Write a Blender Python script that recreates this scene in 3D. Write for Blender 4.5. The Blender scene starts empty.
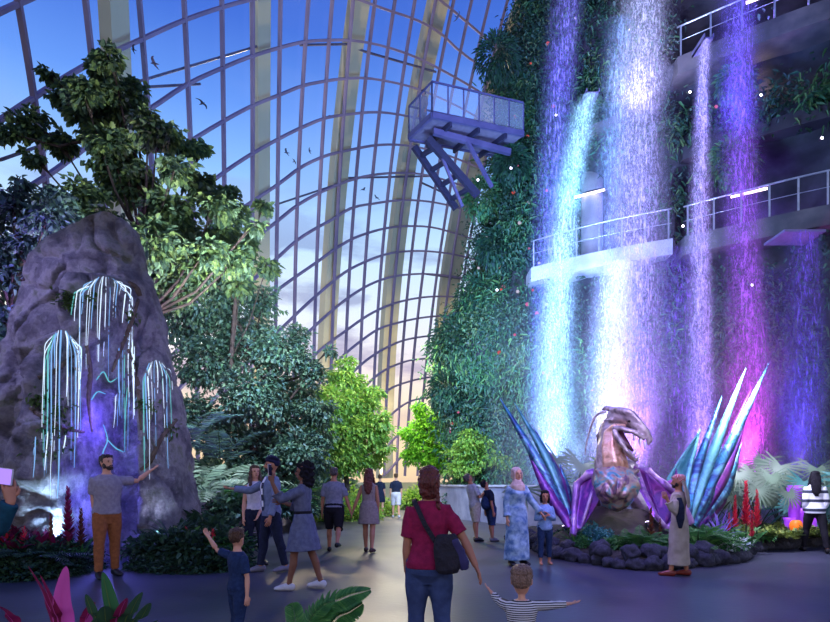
import bpy, bmesh, math, random
import numpy as np
from mathutils import Vector, Matrix, noise
from mathutils.bvhtree import BVHTree

random.seed(7)
RNG = np.random.default_rng(7)
SC = bpy.context.scene
COL = SC.collection
F, CX, HY, CAMH = 600.0, 415.0, 484.0, 1.38
PI = math.pi


def P(px, py, Z):
    """a point of the hall seen at (px, py), Z metres in front of the viewer"""
    return Vector(((px - CX) / F * Z, Z, CAMH + (HY - py) / F * Z))


def G(px, Z, z=0.0):
    return Vector(((px - CX) / F * Z, Z, z))


def srgb(r, g, b):
    def c(v):
        v /= 255.0
        return v / 12.92 if v <= 0.04045 else ((v + 0.055) / 1.055) ** 2.4
    return (c(r), c(g), c(b), 1.0)


# ------------------------------------------------------------------ materials
def new_mat(name):
    m = bpy.data.materials.new(name)
    m.use_nodes = True
    nt = m.node_tree
    nt.nodes.clear()
    out = nt.nodes.new('ShaderNodeOutputMaterial')
    return m, nt, out


def N(nt, kind, **kw):
    n = nt.nodes.new(kind)
    for k, v in kw.items():
        if k in n.inputs:
            n.inputs[k].default_value = v
        else:
            setattr(n, k, v)
    return n


def ramp(nt, fac, stops, interp='LINEAR'):
    r = nt.nodes.new('ShaderNodeValToRGB')
    r.color_ramp.interpolation = interp
    el = r.color_ramp.elements
    while len(el) > 1:
        el.remove(el[-1])
    el[0].position, el[0].color = stops[0]
    for p, c in stops[1:]:
        e = el.new(p)
        e.color = c
    if fac is not None:
        nt.links.new(fac, r.inputs[0])
    return r.outputs[0]


def mat(name, c1, c2=None, rough=0.7, metal=0.0, scale=6.0, bump=0.0, bscale=None, emit=None, estr=0.0,
        detail=4.0, lo=0.35, hi=0.65, spec=0.4, stretch=(1, 1, 1)):
    m, nt, out = new_mat(name)
    b = N(nt, 'ShaderNodeBsdfPrincipled', Roughness=rough, Metallic=metal)
    b.inputs['Specular IOR Level'].default_value = spec
    tc = N(nt, 'ShaderNodeTexCoord')
    mp = N(nt, 'ShaderNodeMapping')
    mp.inputs['Scale'].default_value = stretch
    nt.links.new(tc.outputs['Object'], mp.inputs[0])
    if c2 is None:
        c2 = tuple(0.75 * v for v in c1[:3]) + (1,)
    no = N(nt, 'ShaderNodeTexNoise', Scale=scale, Detail=detail)
    nt.links.new(mp.outputs[0], no.inputs['Vector'])
    nt.links.new(ramp(nt, no.outputs[0], [(lo, c1), (hi, c2)]), b.inputs['Base Color'])
    if bump:
        nb = N(nt, 'ShaderNodeTexNoise', Scale=bscale or scale * 3, Detail=6.0)
        nt.links.new(mp.outputs[0], nb.inputs['Vector'])
        bp = N(nt, 'ShaderNodeBump', Strength=bump, Distance=0.05)
        nt.links.new(nb.outputs[0], bp.inputs['Height'])
        nt.links.new(bp.outputs[0], b.inputs['Normal'])
    if emit:
        b.inputs['Emission Color'].default_value = emit
        b.inputs['Emission Strength'].default_value = estr
    nt.links.new(b.outputs[0], out.inputs[0])
    return m


def leaf_mat(name, cols, rough=0.5, trans=0.3):
    m, nt, out = new_mat(name)
    geo = N(nt, 'ShaderNodeNewGeometry')
    k = len(cols)
    col = ramp(nt, geo.outputs['Random Per Island'], [((i + 0.5) / k, c) for i, c in enumerate(cols)])
    b = N(nt, 'ShaderNodeBsdfPrincipled', Roughness=rough)
    b.inputs['Specular IOR Level'].default_value = 0.35
    nt.links.new(col, b.inputs['Base Color'])
    t = N(nt, 'ShaderNodeBsdfTranslucent')
    nt.links.new(col, t.inputs[0])
    mx = N(nt, 'ShaderNodeMixShader', Fac=trans)
    nt.links.new(b.outputs[0], mx.inputs[1])
    nt.links.new(t.outputs[0], mx.inputs[2])
    nt.links.new(mx.outputs[0], out.inputs[0])
    return m


def emit_mat(name, col, strength):
    m, nt, out = new_mat(name)
    e = N(nt, 'ShaderNodeEmission', Strength=strength)
    e.inputs[0].default_value = col
    nt.links.new(e.outputs[0], out.inputs[0])
    return m


def stripe_mat(name, c1, c2, freq, duty=0.5, rough=0.8, phase=0.0):
    m, nt, out = new_mat(name)
    b = N(nt, 'ShaderNodeBsdfPrincipled', Roughness=rough)
    tc = N(nt, 'ShaderNodeTexCoord')
    sx = N(nt, 'ShaderNodeSeparateXYZ')
    nt.links.new(tc.outputs['Object'], sx.inputs[0])
    mu = N(nt, 'ShaderNodeMath', operation='MULTIPLY')
    mu.inputs[1].default_value = freq
    ad = N(nt, 'ShaderNodeMath', operation='ADD')
    ad.inputs[1].default_value = phase
    fr = N(nt, 'ShaderNodeMath', operation='FRACT')
    gt = N(nt, 'ShaderNodeMath', operation='GREATER_THAN')
    gt.inputs[1].default_value = duty
    nt.links.new(sx.outputs[2], mu.inputs[0])
    nt.links.new(mu.outputs[0], ad.inputs[0])
    nt.links.new(ad.outputs[0], fr.inputs[0])
    nt.links.new(fr.outputs[0], gt.inputs[0])
    nt.links.new(ramp(nt, gt.outputs[0], [(0, c1), (1, c2)]), b.inputs['Base Color'])
    nt.links.new(b.outputs[0], out.inputs[0])
    return m


def check_mat(name, c1, c2, scale):
    m, nt, out = new_mat(name)
    b = N(nt, 'ShaderNodeBsdfPrincipled', Roughness=0.85)
    tc = N(nt, 'ShaderNodeTexCoord')
    ch = N(nt, 'ShaderNodeTexChecker', Scale=scale)
    ch.inputs[1].default_value = c1
    ch.inputs[2].default_value = c2
    nt.links.new(tc.outputs['Object'], ch.inputs[0])
    nt.links.new(ch.outputs[0], b.inputs['Base Color'])
    nt.links.new(b.outputs[0], out.inputs[0])
    return m


# ------------------------------------------------------------------ objects
def link(name, me, m=None, parent=None):
    o = bpy.data.objects.new(name, me)
    COL.objects.link(o)
    if m is not None:
        for mm in (m if isinstance(m, (list, tuple)) else [m]):
            me.materials.append(mm)
    if parent is not None:
        o.parent = parent
    return o


def thing(name, label, cat, loc=(0, 0, 0), rz=0.0, group=None, s=1.0):
    o = bpy.data.objects.new(name, None)
    COL.objects.link(o)
    o.location = loc
    o.rotation_euler = (0, 0, rz)
    o.scale = (s, s, s)
    o.empty_display_size = 0.1
    o['label'] = label
    o['category'] = cat
    if group:
        o['group'] = group
    return o


def tag(o, label=None, cat=None, group=None, kind=None):
    if label: o['label'] = label
    if cat: o['category'] = cat
    if group: o['group'] = group
    if kind: o['kind'] = kind
    return o


def dup(root, loc, rz=0.0, s=1.0, label=None, group=None):
    r = root.copy()
    COL.objects.link(r)
    r.location = loc
    r.rotation_euler = (0, 0, rz)
    r.scale = (s, s, s) if not isinstance(s, tuple) else s
    if label: r['label'] = label
    if group: r['group'] = group
    for ch in list(root.children):
        c = ch.copy()
        COL.objects.link(c)
        c.parent = r
        for g in list(ch.children):
            d = g.copy()
            COL.objects.link(d)
            d.parent = c
    return r


def bm_mesh(bm, name, smooth=True):
    me = bpy.data.meshes.new(name)
    bmesh.ops.recalc_face_normals(bm, faces=bm.faces[:])
    bm.to_mesh(me)
    bm.free()
    if smooth:
        me.polygons.foreach_set('use_smooth', [True] * len(me.polygons))
    return me


def np_mesh(name, verts, faces, smooth=False):
    """verts (n,3) array, faces (m,k) array"""
    me = bpy.data.meshes.new(name)
    verts = np.asarray(verts, dtype=np.float32)
    faces = np.asarray(faces, dtype=np.int32)
    me.vertices.add(len(verts))
    me.vertices.foreach_set('co', verts.ravel())
    k = faces.shape[1]
    me.loops.add(faces.size)
    me.loops.foreach_set('vertex_index', faces.ravel())
    me.polygons.add(len(faces))
    me.polygons.foreach_set('loop_start', np.arange(0, faces.size, k, dtype=np.int32))
    me.polygons.foreach_set('loop_total', np.full(len(faces), k, dtype=np.int32))
    me.update(calc_edges=True)
    if smooth:
        me.polygons.foreach_set('use_smooth', [True] * len(me.polygons))
    me.validate()
    return me


def V(*a):
    return Vector(a)


def loft(bm, pts, rads, n=12, side=None, cap=True):
    pts = [Vector(p) for p in pts]
    rings = []
    for i, p in enumerate(pts):
        a = pts[max(i - 1, 0)]
        b = pts[min(i + 1, len(pts) - 1)]
        t = (b - a)
        if t.length < 1e-7:
            t = V(0, 0, 1)
        t.normalize()
        s = Vector(side) if side is not None else (V(1, 0, 0) if abs(t.x) < 0.8 else V(0, 1, 0))
        s = s - t * s.dot(t)
        if s.length < 1e-4:
            s = t.orthogonal()
        s.normalize()
        u = t.cross(s)
        r = rads[i]
        rx, ry = r if isinstance(r, (tuple, list)) else (r, r)
        rings.append([bm.verts.new(p + s * rx * math.cos(2 * PI * k / n) + u * ry * math.sin(2 * PI * k / n)) for k in range(n)])
    fs = []
    for a, b in zip(rings, rings[1:]):
        for k in range(n):
            fs.append(bm.faces.new((a[k], a[(k + 1) % n], b[(k + 1) % n], b[k])))
    if cap:
        fs.append(bm.faces.new(rings[0][::-1]))
        fs.append(bm.faces.new(rings[-1]))
    return fs


def ellip(bm, c, r, rot=None, seg=12, rings=8):
    m = Matrix.Translation(Vector(c))
    if rot is not None:
        m = m @ rot.to_4x4()
    m = m @ Matrix.Diagonal((r[0], r[1], r[2], 1))
    res = bmesh.ops.create_uvsphere(bm, u_segments=seg, v_segments=rings, radius=1.0, matrix=m)
    return list({f for v in res['verts'] for f in v.link_faces})


def box(bm, lo, hi):
    x0, y0, z0 = lo
    x1, y1, z1 = hi
    v = [bm.verts.new(q) for q in ((x0, y0, z0), (x1, y0, z0), (x1, y1, z0), (x0, y1, z0),
                                   (x0, y0, z1), (x1, y0, z1), (x1, y1, z1), (x0, y1, z1))]
    for f in ((0, 3, 2, 1), (4, 5, 6, 7), (0, 1, 5, 4), (1, 2, 6, 5), (2, 3, 7, 6), (3, 0, 4, 7)):
        bm.faces.new([v[i] for i in f])


def bar(bm, a, b, w, h=None, up=(0, 0, 1)):
    """rectangular bar from a to b"""
    h = h or w
    a, b = Vector(a), Vector(b)
    t = (b - a).normalized()
    s = t.cross(Vector(up))
    if s.length < 1e-3:
        s = t.orthogonal()
    s.normalize()
    u = s.cross(t)
    q = []
    for p in (a, b):
        for i, j in ((-1, -1), (1, -1), (1, 1), (-1, 1)):
            q.append(bm.verts.new(p + s * w * .5 * i + u * h * .5 * j))
    for f in ((0, 1, 2, 3), (7, 6, 5, 4), (0, 4, 5, 1), (1, 5, 6, 2), (2, 6, 7, 3), (3, 7, 4, 0)):
        bm.faces.new([q[i] for i in f])


def strip_solid(bm, path, offs):
    """sweep: path list of points, offs list of (vec list) section corners (closed)"""
    rings = [[bm.verts.new(Vector(p) + o) for o in os] for p, os in zip(path, offs)]
    n = len(rings[0])
    for a, b in zip(rings, rings[1:]):
        for k in range(n):
            bm.faces.new((a[k], a[(k + 1) % n], b[(k + 1) % n], b[k]))
    bm.faces.new(rings[0][::-1])
    bm.faces.new(rings[-1])


def remesh(bm, voxel, smooth=3, name='m', disp=None):
    me = bpy.data.meshes.new('tmp')
    bmesh.ops.recalc_face_normals(bm, faces=bm.faces[:])
    bm.to_mesh(me)
    bm.free()
    o = bpy.data.objects.new('tmp', me)
    COL.objects.link(o)
    r = o.modifiers.new('r', 'REMESH')
    r.mode = 'VOXEL'
    r.voxel_size = voxel
    if smooth:
        s = o.modifiers.new('s', 'SMOOTH')
        s.iterations = smooth
        s.factor = 0.5
    dg = bpy.context.evaluated_depsgraph_get()
    out = bpy.data.meshes.new_from_object(o.evaluated_get(dg))
    bpy.data.objects.remove(o)
    bpy.data.meshes.remove(me)
    out.name = name
    if disp:
        co = np.empty(len(out.vertices) * 3, dtype=np.float32)
        out.vertices.foreach_get('co', co)
        co = co.reshape(-1, 3)
        no = np.array([v.normal[:] for v in out.vertices], dtype=np.float32)
        amp, sc = disp
        d = np.array([noise.noise(Vector(c) * sc) for c in co.astype(float)], dtype=np.float32)
        co += no * (d * amp)[:, None]
        out.vertices.foreach_set('co', co.ravel())
    out.polygons.foreach_set('use_smooth', [True] * len(out.polygons))
    return out


def fbm(v, o=4):
    return noise.fractal(Vector(v), 1.0, 2.0, o)


def interp(x, xs, ys):
    return float(np.interp(x, xs, ys))


def nrm(a):
    return a / np.maximum(np.linalg.norm(a, axis=-1, keepdims=True), 1e-9)


def leaves(name, pos, axis, up, L, W, fold=0.25, curl=0.2, shape='leaf'):
    """one mesh of many separate folded leaf blades"""
    pos = np.asarray(pos, float)
    n = len(pos)
    axis = nrm(np.asarray(axis, float))
    side = np.cross(axis, np.asarray(up, float))
    bad = np.linalg.norm(side, axis=1) < 1e-3
    side[bad] = np.cross(axis[bad], [1.0, 0.3, 0.2])
    side = nrm(side)
    upv = np.cross(side, axis)
    L = np.broadcast_to(np.asarray(L, float), (n,))[:, None]
    W = np.broadcast_to(np.asarray(W, float), (n,))[:, None]
    def pt(a, s, u):
        return pos + axis * L * a + side * W * s + upv * L * u
    b = pt(0, 0, 0)
    t = pt(1, 0, -curl)
    l1 = pt(.3, -.5, fold * .4)
    l2 = pt(.7, -.36, fold * .2 - curl * .4)
    r1 = pt(.3, .5, fold * .4)
    r2 = pt(.7, .36, fold * .2 - curl * .4)
    v = np.stack([b, l1, l2, t, r2, r1], axis=1).reshape(-1, 3)
    i = np.arange(n)[:, None] * 6
    f = np.concatenate([i + np.array([[0, 1, 2, 3]]), i + np.array([[0, 3, 4, 5]])], axis=0)
    return np_mesh(name, v, f)


def rand_dirs(n, bias=(0, 0, 0)):
    d = nrm(RNG.normal(size=(n, 3)))
    return nrm(d + np.asarray(bias))


# plain ribbons (strap leaves)
def ribbons(name, specs, seg=8, fold=0.18):
    """specs: list of (base, tip direction control pts list, width, taper profile) -> list of quads strips"""
    vs, fs = [], []
    for pts, w, prof in specs:
        pts = [Vector(p) for p in pts]
        k0 = len(vs)
        m = len(pts)
        for i, p in enumerate(pts):
            t = (pts[min(i + 1, m - 1)] - pts[max(i - 1, 0)]).normalized()
            s = t.cross(V(0, 0, 1))
            if s.length < .05:
                s = V(1, 0, 0) - t * t.x
            s.normalize()
            u = s.cross(t)
            ww = w * prof(i / (m - 1)) * .5
            vs += [p - s * ww + u * ww * fold * 2, p, p + s * ww + u * ww * fold * 2]
        for i in range(m - 1):
            a = k0 + i * 3
            fs += [(a, a + 1, a + 4, a + 3), (a + 1, a + 2, a + 5, a + 4)]
    return np_mesh(name, np.array([v[:] for v in vs]), np.array(fs), smooth=True)


PROF_STRAP = lambda t: min(1.0, .55 + t * 1.8) * (1 - t ** 3) + 0.02
PROF_LEAF = lambda t: math.sin(PI * min(1, (t * .93 + .05))) ** .8 + 0.02
PROF_BLADE = lambda t: (1 - t) ** .7 * min(1, .4 + 3 * t) + 0.01


def arch_pts(base, az, tilt, L, droop, seg=8):
    """an arching leaf centre line"""
    p = Vector(base)
    out = [p.copy()]
    el = tilt
    for i in range(seg):
        d = V(math.cos(az) * math.cos(el), math.sin(az) * math.cos(el), math.sin(el))
        p = p + d * (L / seg)
        out.append(p.copy())
        el -= droop / seg
    return out
# ------------------------------------------------------------------ sky
def build_world():
    w = bpy.data.worlds.new('evening_sky')
    SC.world = w
    w.use_nodes = True
    nt = w.node_tree
    nt.nodes.clear()
    out = nt.nodes.new('ShaderNodeOutputWorld')
    bg = N(nt, 'ShaderNodeBackground', Strength=1.3)
    tc = N(nt, 'ShaderNodeTexCoord')
    sx = N(nt, 'ShaderNodeSeparateXYZ')
    nt.links.new(tc.outputs['Generated'], sx.inputs[0])
    base = ramp(nt, sx.outputs[2], [(0.0, srgb(236, 205, 160)), (0.10, srgb(250, 226, 184)), (0.19, srgb(240, 226, 224)),
                                    (0.27, srgb(222, 232, 246)), (0.36, srgb(192, 222, 250)), (0.45, srgb(136, 184, 242)), (0.52, srgb(98, 146, 230)),
                                    (0.60, srgb(66, 108, 204)), (0.72, srgb(50, 80, 176)), (1.0, srgb(36, 54, 138))])
    mp = N(nt, 'ShaderNodeMapping')
    mp.inputs['Scale'].default_value = (2.6, 2.6, 8.5)
    nt.links.new(tc.outputs['Generated'], mp.inputs[0])
    no = N(nt, 'ShaderNodeTexNoise', Scale=1.5, Detail=7.0, Roughness=0.55)
    nt.links.new(mp.outputs[0], no.inputs['Vector'])
    cl = ramp(nt, no.outputs[0], [(0.48, (0, 0, 0, 1)), (0.57, (1, 1, 1, 1))])
    band = ramp(nt, sx.outputs[2], [(0.06, (.25, .25, .25, 1)), (0.2, (.8, .8, .8, 1)), (0.37, (.7, .7, .7, 1)), (.42, (.35, .35, .35, 1)), (0.5, (.12, .12, .12, 1)), (.6, (.04, .04, .04, 1))])
    mu = N(nt, 'ShaderNodeMath', operation='MULTIPLY')
    nt.links.new(cl, mu.inputs[0])
    nt.links.new(band, mu.inputs[1])
    ccol = ramp(nt, sx.outputs[2], [(0.08, srgb(214, 176, 170)), (0.2, srgb(168, 158, 188)), (0.33, srgb(128, 146, 190)), (0.5, srgb(140, 164, 226))])
    mx = N(nt, 'ShaderNodeMix', data_type='RGBA')
    nt.links.new(mu.outputs[0], mx.inputs[0])
    nt.links.new(base, mx.inputs[6])
    nt.links.new(ccol, mx.inputs[7])
    nt.links.new(mx.outputs[2], bg.inputs[0])
    nt.links.new(bg.outputs[0], out.inputs[0])


# ------------------------------------------------------------------ glass dome
EC = np.array([8.0, 15.0, 0.0])
ER = np.array([21.0, 32.0, 38.0])


def dome_hit(px, py, k=1.0):
    d = np.array([(px - CX) / F, 1.0, (HY - py) / F])
    o = np.array([0, 0, CAMH]) - EC
    r = ER * k
    a = np.sum((d / r) ** 2)
    b = 2 * np.sum(o * d / r ** 2)
    c = np.sum((o / r) ** 2) - 1
    t = (-b + math.sqrt(b * b - 4 * a * c)) / (2 * a)
    return V(*(np.array([0, 0, CAMH]) + t * d))


def dome_n(p, k=1.0):
    q = (np.array(p[:]) - EC) / (ER * k) ** 2
    return Vector(q).normalized()


def catmull(xs, ys, x):
    """smooth interpolation with linear extrapolation"""
    xs = np.asarray(xs, float)
    ys = np.asarray(ys, float)
    m = np.gradient(ys, xs)
    if x <= xs[0]:
        return ys[0] + m[0] * (x - xs[0])
    if x >= xs[-1]:
        return ys[-1] + m[-1] * (x - xs[-1])
    i = int(np.searchsorted(xs, x) - 1)
    h = xs[i + 1] - xs[i]
    t = (x - xs[i]) / h
    return ((2 * t ** 3 - 3 * t ** 2 + 1) * ys[i] + (t ** 3 - 2 * t ** 2 + t) * h * m[i]
            + (-2 * t ** 3 + 3 * t ** 2) * ys[i + 1] + (t ** 3 - t ** 2) * h * m[i + 1])


def dome_bar(path, w, depth, k=1.0):
    bm = bmesh.new()
    pts = [Vector(p) for p in path]
    offs = []
    for i, p in enumerate(pts):
        t = (pts[min(i + 1, len(pts) - 1)] - pts[max(i - 1, 0)]).normalized()
        n = dome_n(p, k)
        s = t.cross(n).normalized()
        offs.append([s * w / 2, s * w / 2 - n * depth, -s * w / 2 - n * depth, -s * w / 2])
    strip_solid(bm, pts, offs)
    return bm_mesh(bm, 'bar', smooth=False)


def build_dome():
    m, nt, out = new_mat('dome_glass')
    tr = N(nt, 'ShaderNodeBsdfTransparent')
    tr.inputs[0].default_value = (0.95, 0.97, 1.0, 1)
    gl = N(nt, 'ShaderNodeBsdfGlossy', Roughness=0.08)
    gl.inputs[0].default_value = (0.8, 0.85, 1.0, 1)
    mx = N(nt, 'ShaderNodeMixShader', Fac=0.045)
    nt.links.new(tr.outputs[0], mx.inputs[1])
    nt.links.new(gl.outputs[0], mx.inputs[2])
    nt.links.new(mx.outputs[0], out.inputs[0])
    vs, fs = [], []
    nu, nv = 72, 28
    for j in range(nv + 1):
        th = (PI / 2 - 0.02) * j / nv
        for i in range(nu):
            ph = 2 * PI * i / nu
            vs.append(EC + ER * 1.004 * np.array([math.cos(ph) * math.cos(th), math.sin(ph) * math.cos(th), math.sin(th)]))
    for j in range(nv):
        for i in range(nu):
            fs.append((j * nu + i, j * nu + (i + 1) % nu, (j + 1) * nu + (i + 1) % nu, (j + 1) * nu + i))
    glass = link('window_1', np_mesh('dome_panes', vs, fs, smooth=True), m)
    glass['kind'] = 'structure'
    steel = mat('dome_steel', srgb(128, 120, 158), srgb(108, 102, 144), rough=0.5, metal=0.2, scale=0.6)
    # mullions: pixel x at three heights (0, 204, 415)
    vm = [(-34, -14, 2), (15, 46, 66), (83, 103, 116), (137, 152, 160), (182, 191, 196), (220, 223, 225), (251, 251, 250), (279, 276, 273), (307, 296, 293),
          (331, 318, 312), (352, 337, 329), (374, 353, 343), (394, 369, 358), (414, 386, 372), (435, 402, 385),
          (453, 417, 398), (471, 432, 408), (489, 447, 421), (507, 461, 434), (526, 476, 447), (546, 492, 460), (566, 508, 474), (588, 526, 488)]
    for a, b, c in vm:
        path = []
        for y in np.linspace(-140, 476, 40):
            # quadratic through three heights
            l0 = (y - 204) * (y - 415) / (204 * 415)
            l1 = y * (y - 415) / (204 * (204 - 415))
            l2 = y * (y - 204) / (415 * (415 - 204))
            x = a * l0 + b * l1 + c * l2
            path.append(dome_hit(x, y))
        link('mullion', dome_bar(path, 0.115, 0.18), steel, glass)
    hs = [[(0, -150), (200, -170), (380, -95), (480, -30), (560, 40)],
          [(-60, 40), (0, 10), (40, 0 - 8), (110, -48), (220, -85), (320, -78), (400, -28), (442, 2), (464, 20), (484, 37), (520, 66)],
          [(-60, 160), (0, 118), (30, 98), (91, 61), (135, 41), (182, 20), (220, 7), (250, -1), (300, -10), (345, -5), (373, 5), (393, 12), (414, 19), (441, 34), (459, 51), (488, 71), (520, 100)],
          [(-60, 245), (0, 203), (44, 176), (101, 135), (149, 108), (182, 86), (220, 68), (250, 56), (280, 47), (300, 42), (326, 40), (348, 40), (370, 43), (393, 49), (415, 57), (445, 72), (478, 91), (520, 122)],
          [(-40, 300), (30, 250), (90, 207), (152, 165), (220, 122), (250, 106), (280, 94), (300, 86), (324, 81), (348, 78), (366, 78), (386, 81), (408, 86), (440, 98), (480, 119), (520, 146)],
          [(60, 290), (130, 241), (196, 193), (220, 174), (250, 154), (275, 140), (299, 128), (324, 118), (349, 114), (376, 112), (407, 116), (440, 125), (480, 142), (520, 164)],
          [(100, 312), (180, 251), (253, 200), (280, 182), (297, 169), (321, 157), (353, 149), (376, 145), (403, 145), (440, 153), (480, 168)],
          [(130, 344), (210, 272), (275, 222), (295, 206), (322, 191), (353, 179), (390, 173), (420, 174), (451, 182), (490, 197)],
          [(140, 385), (210, 318), (275, 259), (295, 241), (317, 227), (332, 219), (346, 210), (376, 203), (403, 200), (424, 201), (451, 206), (490, 220)],
          [(150, 420), (210, 354), (275, 291), (297, 275), (316, 262), (334, 249), (349, 240), (370, 232), (386, 228), (410, 226), (430, 227), (457, 234), (490, 245)],
          [(190, 424), (240, 370), (289, 320), (316, 295), (346, 271), (366, 261), (386, 254), (410, 251), (437, 252), (461, 256), (490, 264)],
          [(220, 428), (270, 372), (317, 323), (343, 301), (366, 286), (386, 278), (414, 274), (457, 277), (490, 284)],
          [(240, 440), (280, 394), (317, 352), (346, 330), (366, 316), (386, 306), (417, 298), (457, 297), (490, 302)],
          [(270, 444), (317, 386), (340, 358), (360, 341), (376, 330), (400, 322), (437, 316), (480, 317)],
          [(290, 452), (330, 397), (361, 364), (393, 344), (437, 335), (480, 334)],
          [(310, 462), (345, 411), (373, 378), (403, 362), (434, 358), (480, 356)],
          [(330, 470), (356, 425), (386, 391), (410, 381), (430, 377), (480, 375)],
          [(350, 472), (380, 426), (404, 404), (430, 397), (480, 395)],
          [(365, 474), (392, 440), (420, 419), (450, 414), (480, 413)],
          [(385, 474), (412, 446), (440, 434), (480, 430)]]
    for h in hs:
        xs = [q[0] for q in h]
        ys = [q[1] for q in h]
        path = [dome_hit(x, catmull(xs, ys, x)) for x in np.linspace(xs[0], xs[-1], 46)]
        link('transom', dome_bar(path, 0.115, 0.16), steel, glass)
    # broad arched ribs standing outside the glass
    rib = mat('arch_concrete', srgb(172, 172, 156), srgb(186, 182, 160), rough=0.8, scale=0.3)
    arcs = [((-52, -30, -10), 34), ((107, 118, 128), 25), ((256, 257, 258), 17), ((356, 333, 322), 19), ((436, 399, 383), 18), ((528, 462, 440), 21)]
    for i, ((a, b, c), wpx) in enumerate(arcs):
        path = []
        for y in np.linspace(-140, 478, 36):
            l0 = (y - 204) * (y - 415) / (204 * 415)
            l1 = y * (y - 415) / (204 * (204 - 415))
            l2 = y * (y - 204) / (415 * (415 - 204))
            path.append(dome_hit(a * l0 + b * l1 + c * l2, y, 1.035))
        mid = path[len(path) // 2]
        o = link('trim_%d' % (i + 1), dome_bar(path, wpx * mid.y / F, 0.5, 1.035), rib)
        o['kind'] = 'structure'
        if i >= 2:      # added spot at the arch foot, standing in for the warm sunset glow
            f = lambda y, k: dome_hit(a * ((y - 204) * (y - 415) / (204 * 415)) + b * (y * (y - 415) / (204 * (204 - 415))) + c * (y * (y - 204) / (415 * (415 - 204))), y, k)
            lamp('arch_fill', 'SPOT', f(476, 1.012), srgb(255, 222, 160), 26000, f(230, 1.035), .2, 40, .9)
    # cross bracing cables outside the glass
    cab = mat('cable_steel', srgb(104, 104, 134), rough=0.5, metal=0.4)
    for a, b in (((130, 84), (258, 46)), ((130, 88), (200, 84)), ((300, 45), (352, 44)), ((356, 49), (436, 72)), ((275, 140), (330, 116)),
                 ((275, 205), (356, 178)), ((345, 178), (436, 176)), ((420, 182), (470, 205)), ((0, 160), (40, 146)), ((425, 274), (470, 280))):
        q0, q1 = dome_hit(*a, 1.02), dome_hit(*b, 1.02)
        bm = bmesh.new()
        bar(bm, q0, q1, 0.09)
        tag(link('trim_brace', bm_mesh(bm, 'brace', False), cab), kind='structure')


# ------------------------------------------------------------------ floor and low walls
def build_floor():
    m, nt, out = new_mat('dark_stone_floor')
    b = N(nt, 'ShaderNodeBsdfPrincipled')
    b.inputs['Specular IOR Level'].default_value = 0.32
    tc = N(nt, 'ShaderNodeTexCoord')
    n1 = N(nt, 'ShaderNodeTexNoise', Scale=0.7, Detail=6.0)
    n2 = N(nt, 'ShaderNodeTexNoise', Scale=14.0, Detail=5.0)
    nt.links.new(tc.outputs['Object'], n1.inputs['Vector'])
    nt.links.new(tc.outputs['Object'], n2.inputs['Vector'])
    nt.links.new(ramp(nt, n1.outputs[0], [(.35, srgb(52, 54, 70)), (.65, srgb(70, 70, 88))]), b.inputs['Base Color'])
    nt.links.new(ramp(nt, n1.outputs[0], [(.3, (.34,) * 3 + (1,)), (.7, (.44,) * 3 + (1,))]), b.inputs['Roughness'])
    bp = N(nt, 'ShaderNodeBump', Strength=0.12, Distance=0.02)
    nt.links.new(n2.outputs[0], bp.inputs['Height'])
    nt.links.new(bp.outputs[0], b.inputs['Normal'])
    nt.links.new(b.outputs[0], out.inputs[0])
    vs, fs = [(EC[0], EC[1], 0)], []
    n = 64
    for i in range(n):
        a = 2 * PI * i / n
        vs.append((EC[0] + 24 * math.cos(a), EC[1] + 35 * math.sin(a), 0))
    bm = bmesh.new()
    vv = [bm.verts.new(v) for v in vs]
    for i in range(n):
        bm.faces.new((vv[0], vv[1 + i], vv[1 + (i + 1) % n]))
    r = bmesh.ops.extrude_face_region(bm, geom=bm.faces[:])
    for e in r['geom']:
        if isinstance(e, bmesh.types.BMVert):
            e.co.z -= 0.3
    tag(link('floor', bm_mesh(bm, 'floor', False), m), kind='structure')
    # lawns / ground outside so that the horizon is closed
    gm = mat('outer_ground', srgb(150, 140, 110), srgb(120, 120, 90), scale=0.05)
    bm = bmesh.new()
    bmesh.ops.create_circle(bm, cap_ends=True, radius=400, segments=48, matrix=Matrix.Translation((0, 0, -0.32)))
    tag(link('ground', bm_mesh(bm, 'ground', False), gm), kind='structure')


def wall_path(name, path, h, th, m, cap=None, capm=None):
    bm = bmesh.new()
    pts = [V(x, y, 0) for x, y in path]
    offs = []
    for i, p in enumerate(pts):
        t = (pts[min(i + 1, len(pts) - 1)] - pts[max(i - 1, 0)]).normalized()
        s = V(t.y, -t.x, 0)
        offs.append([s * th / 2, s * th / 2 + V(0, 0, h), -s * th / 2 + V(0, 0, h), -s * th / 2])
    strip_solid(bm, pts, offs)
    o = tag(link(name, bm_mesh(bm, name, False), m), kind='structure')
    if cap:
        bm = bmesh.new()
        offs = [[x * 1.35 + V(0, 0, -x.z * .35 + (h if x.z < .01 else 0) + (cap if x.z > .01 else 0)) for x in q] for q in offs]
        strip_solid(bm, pts, offs)
        link('coping', bm_mesh(bm, 'coping', False), capm or m, o)
    return o


def smooth_path(ctrl, n=24):
    c = [np.array(q, float) for q in ctrl]
    c = [2 * c[0] - c[1]] + c + [2 * c[-1] - c[-2]]
    out = []
    segs = len(c) - 3
    for i in range(n + 1):
        t = i / n * segs
        k = min(int(t), segs - 1)
        u = t - k
        p0, p1, p2, p3 = c[k:k + 4]
        out.append(tuple(.5 * (2 * p1 + (p2 - p0) * u + (2 * p0 - 5 * p1 + 4 * p2 - p3) * u * u + (3 * p1 - p0 - 3 * p2 + p3) * u ** 3)))
    return out


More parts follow.
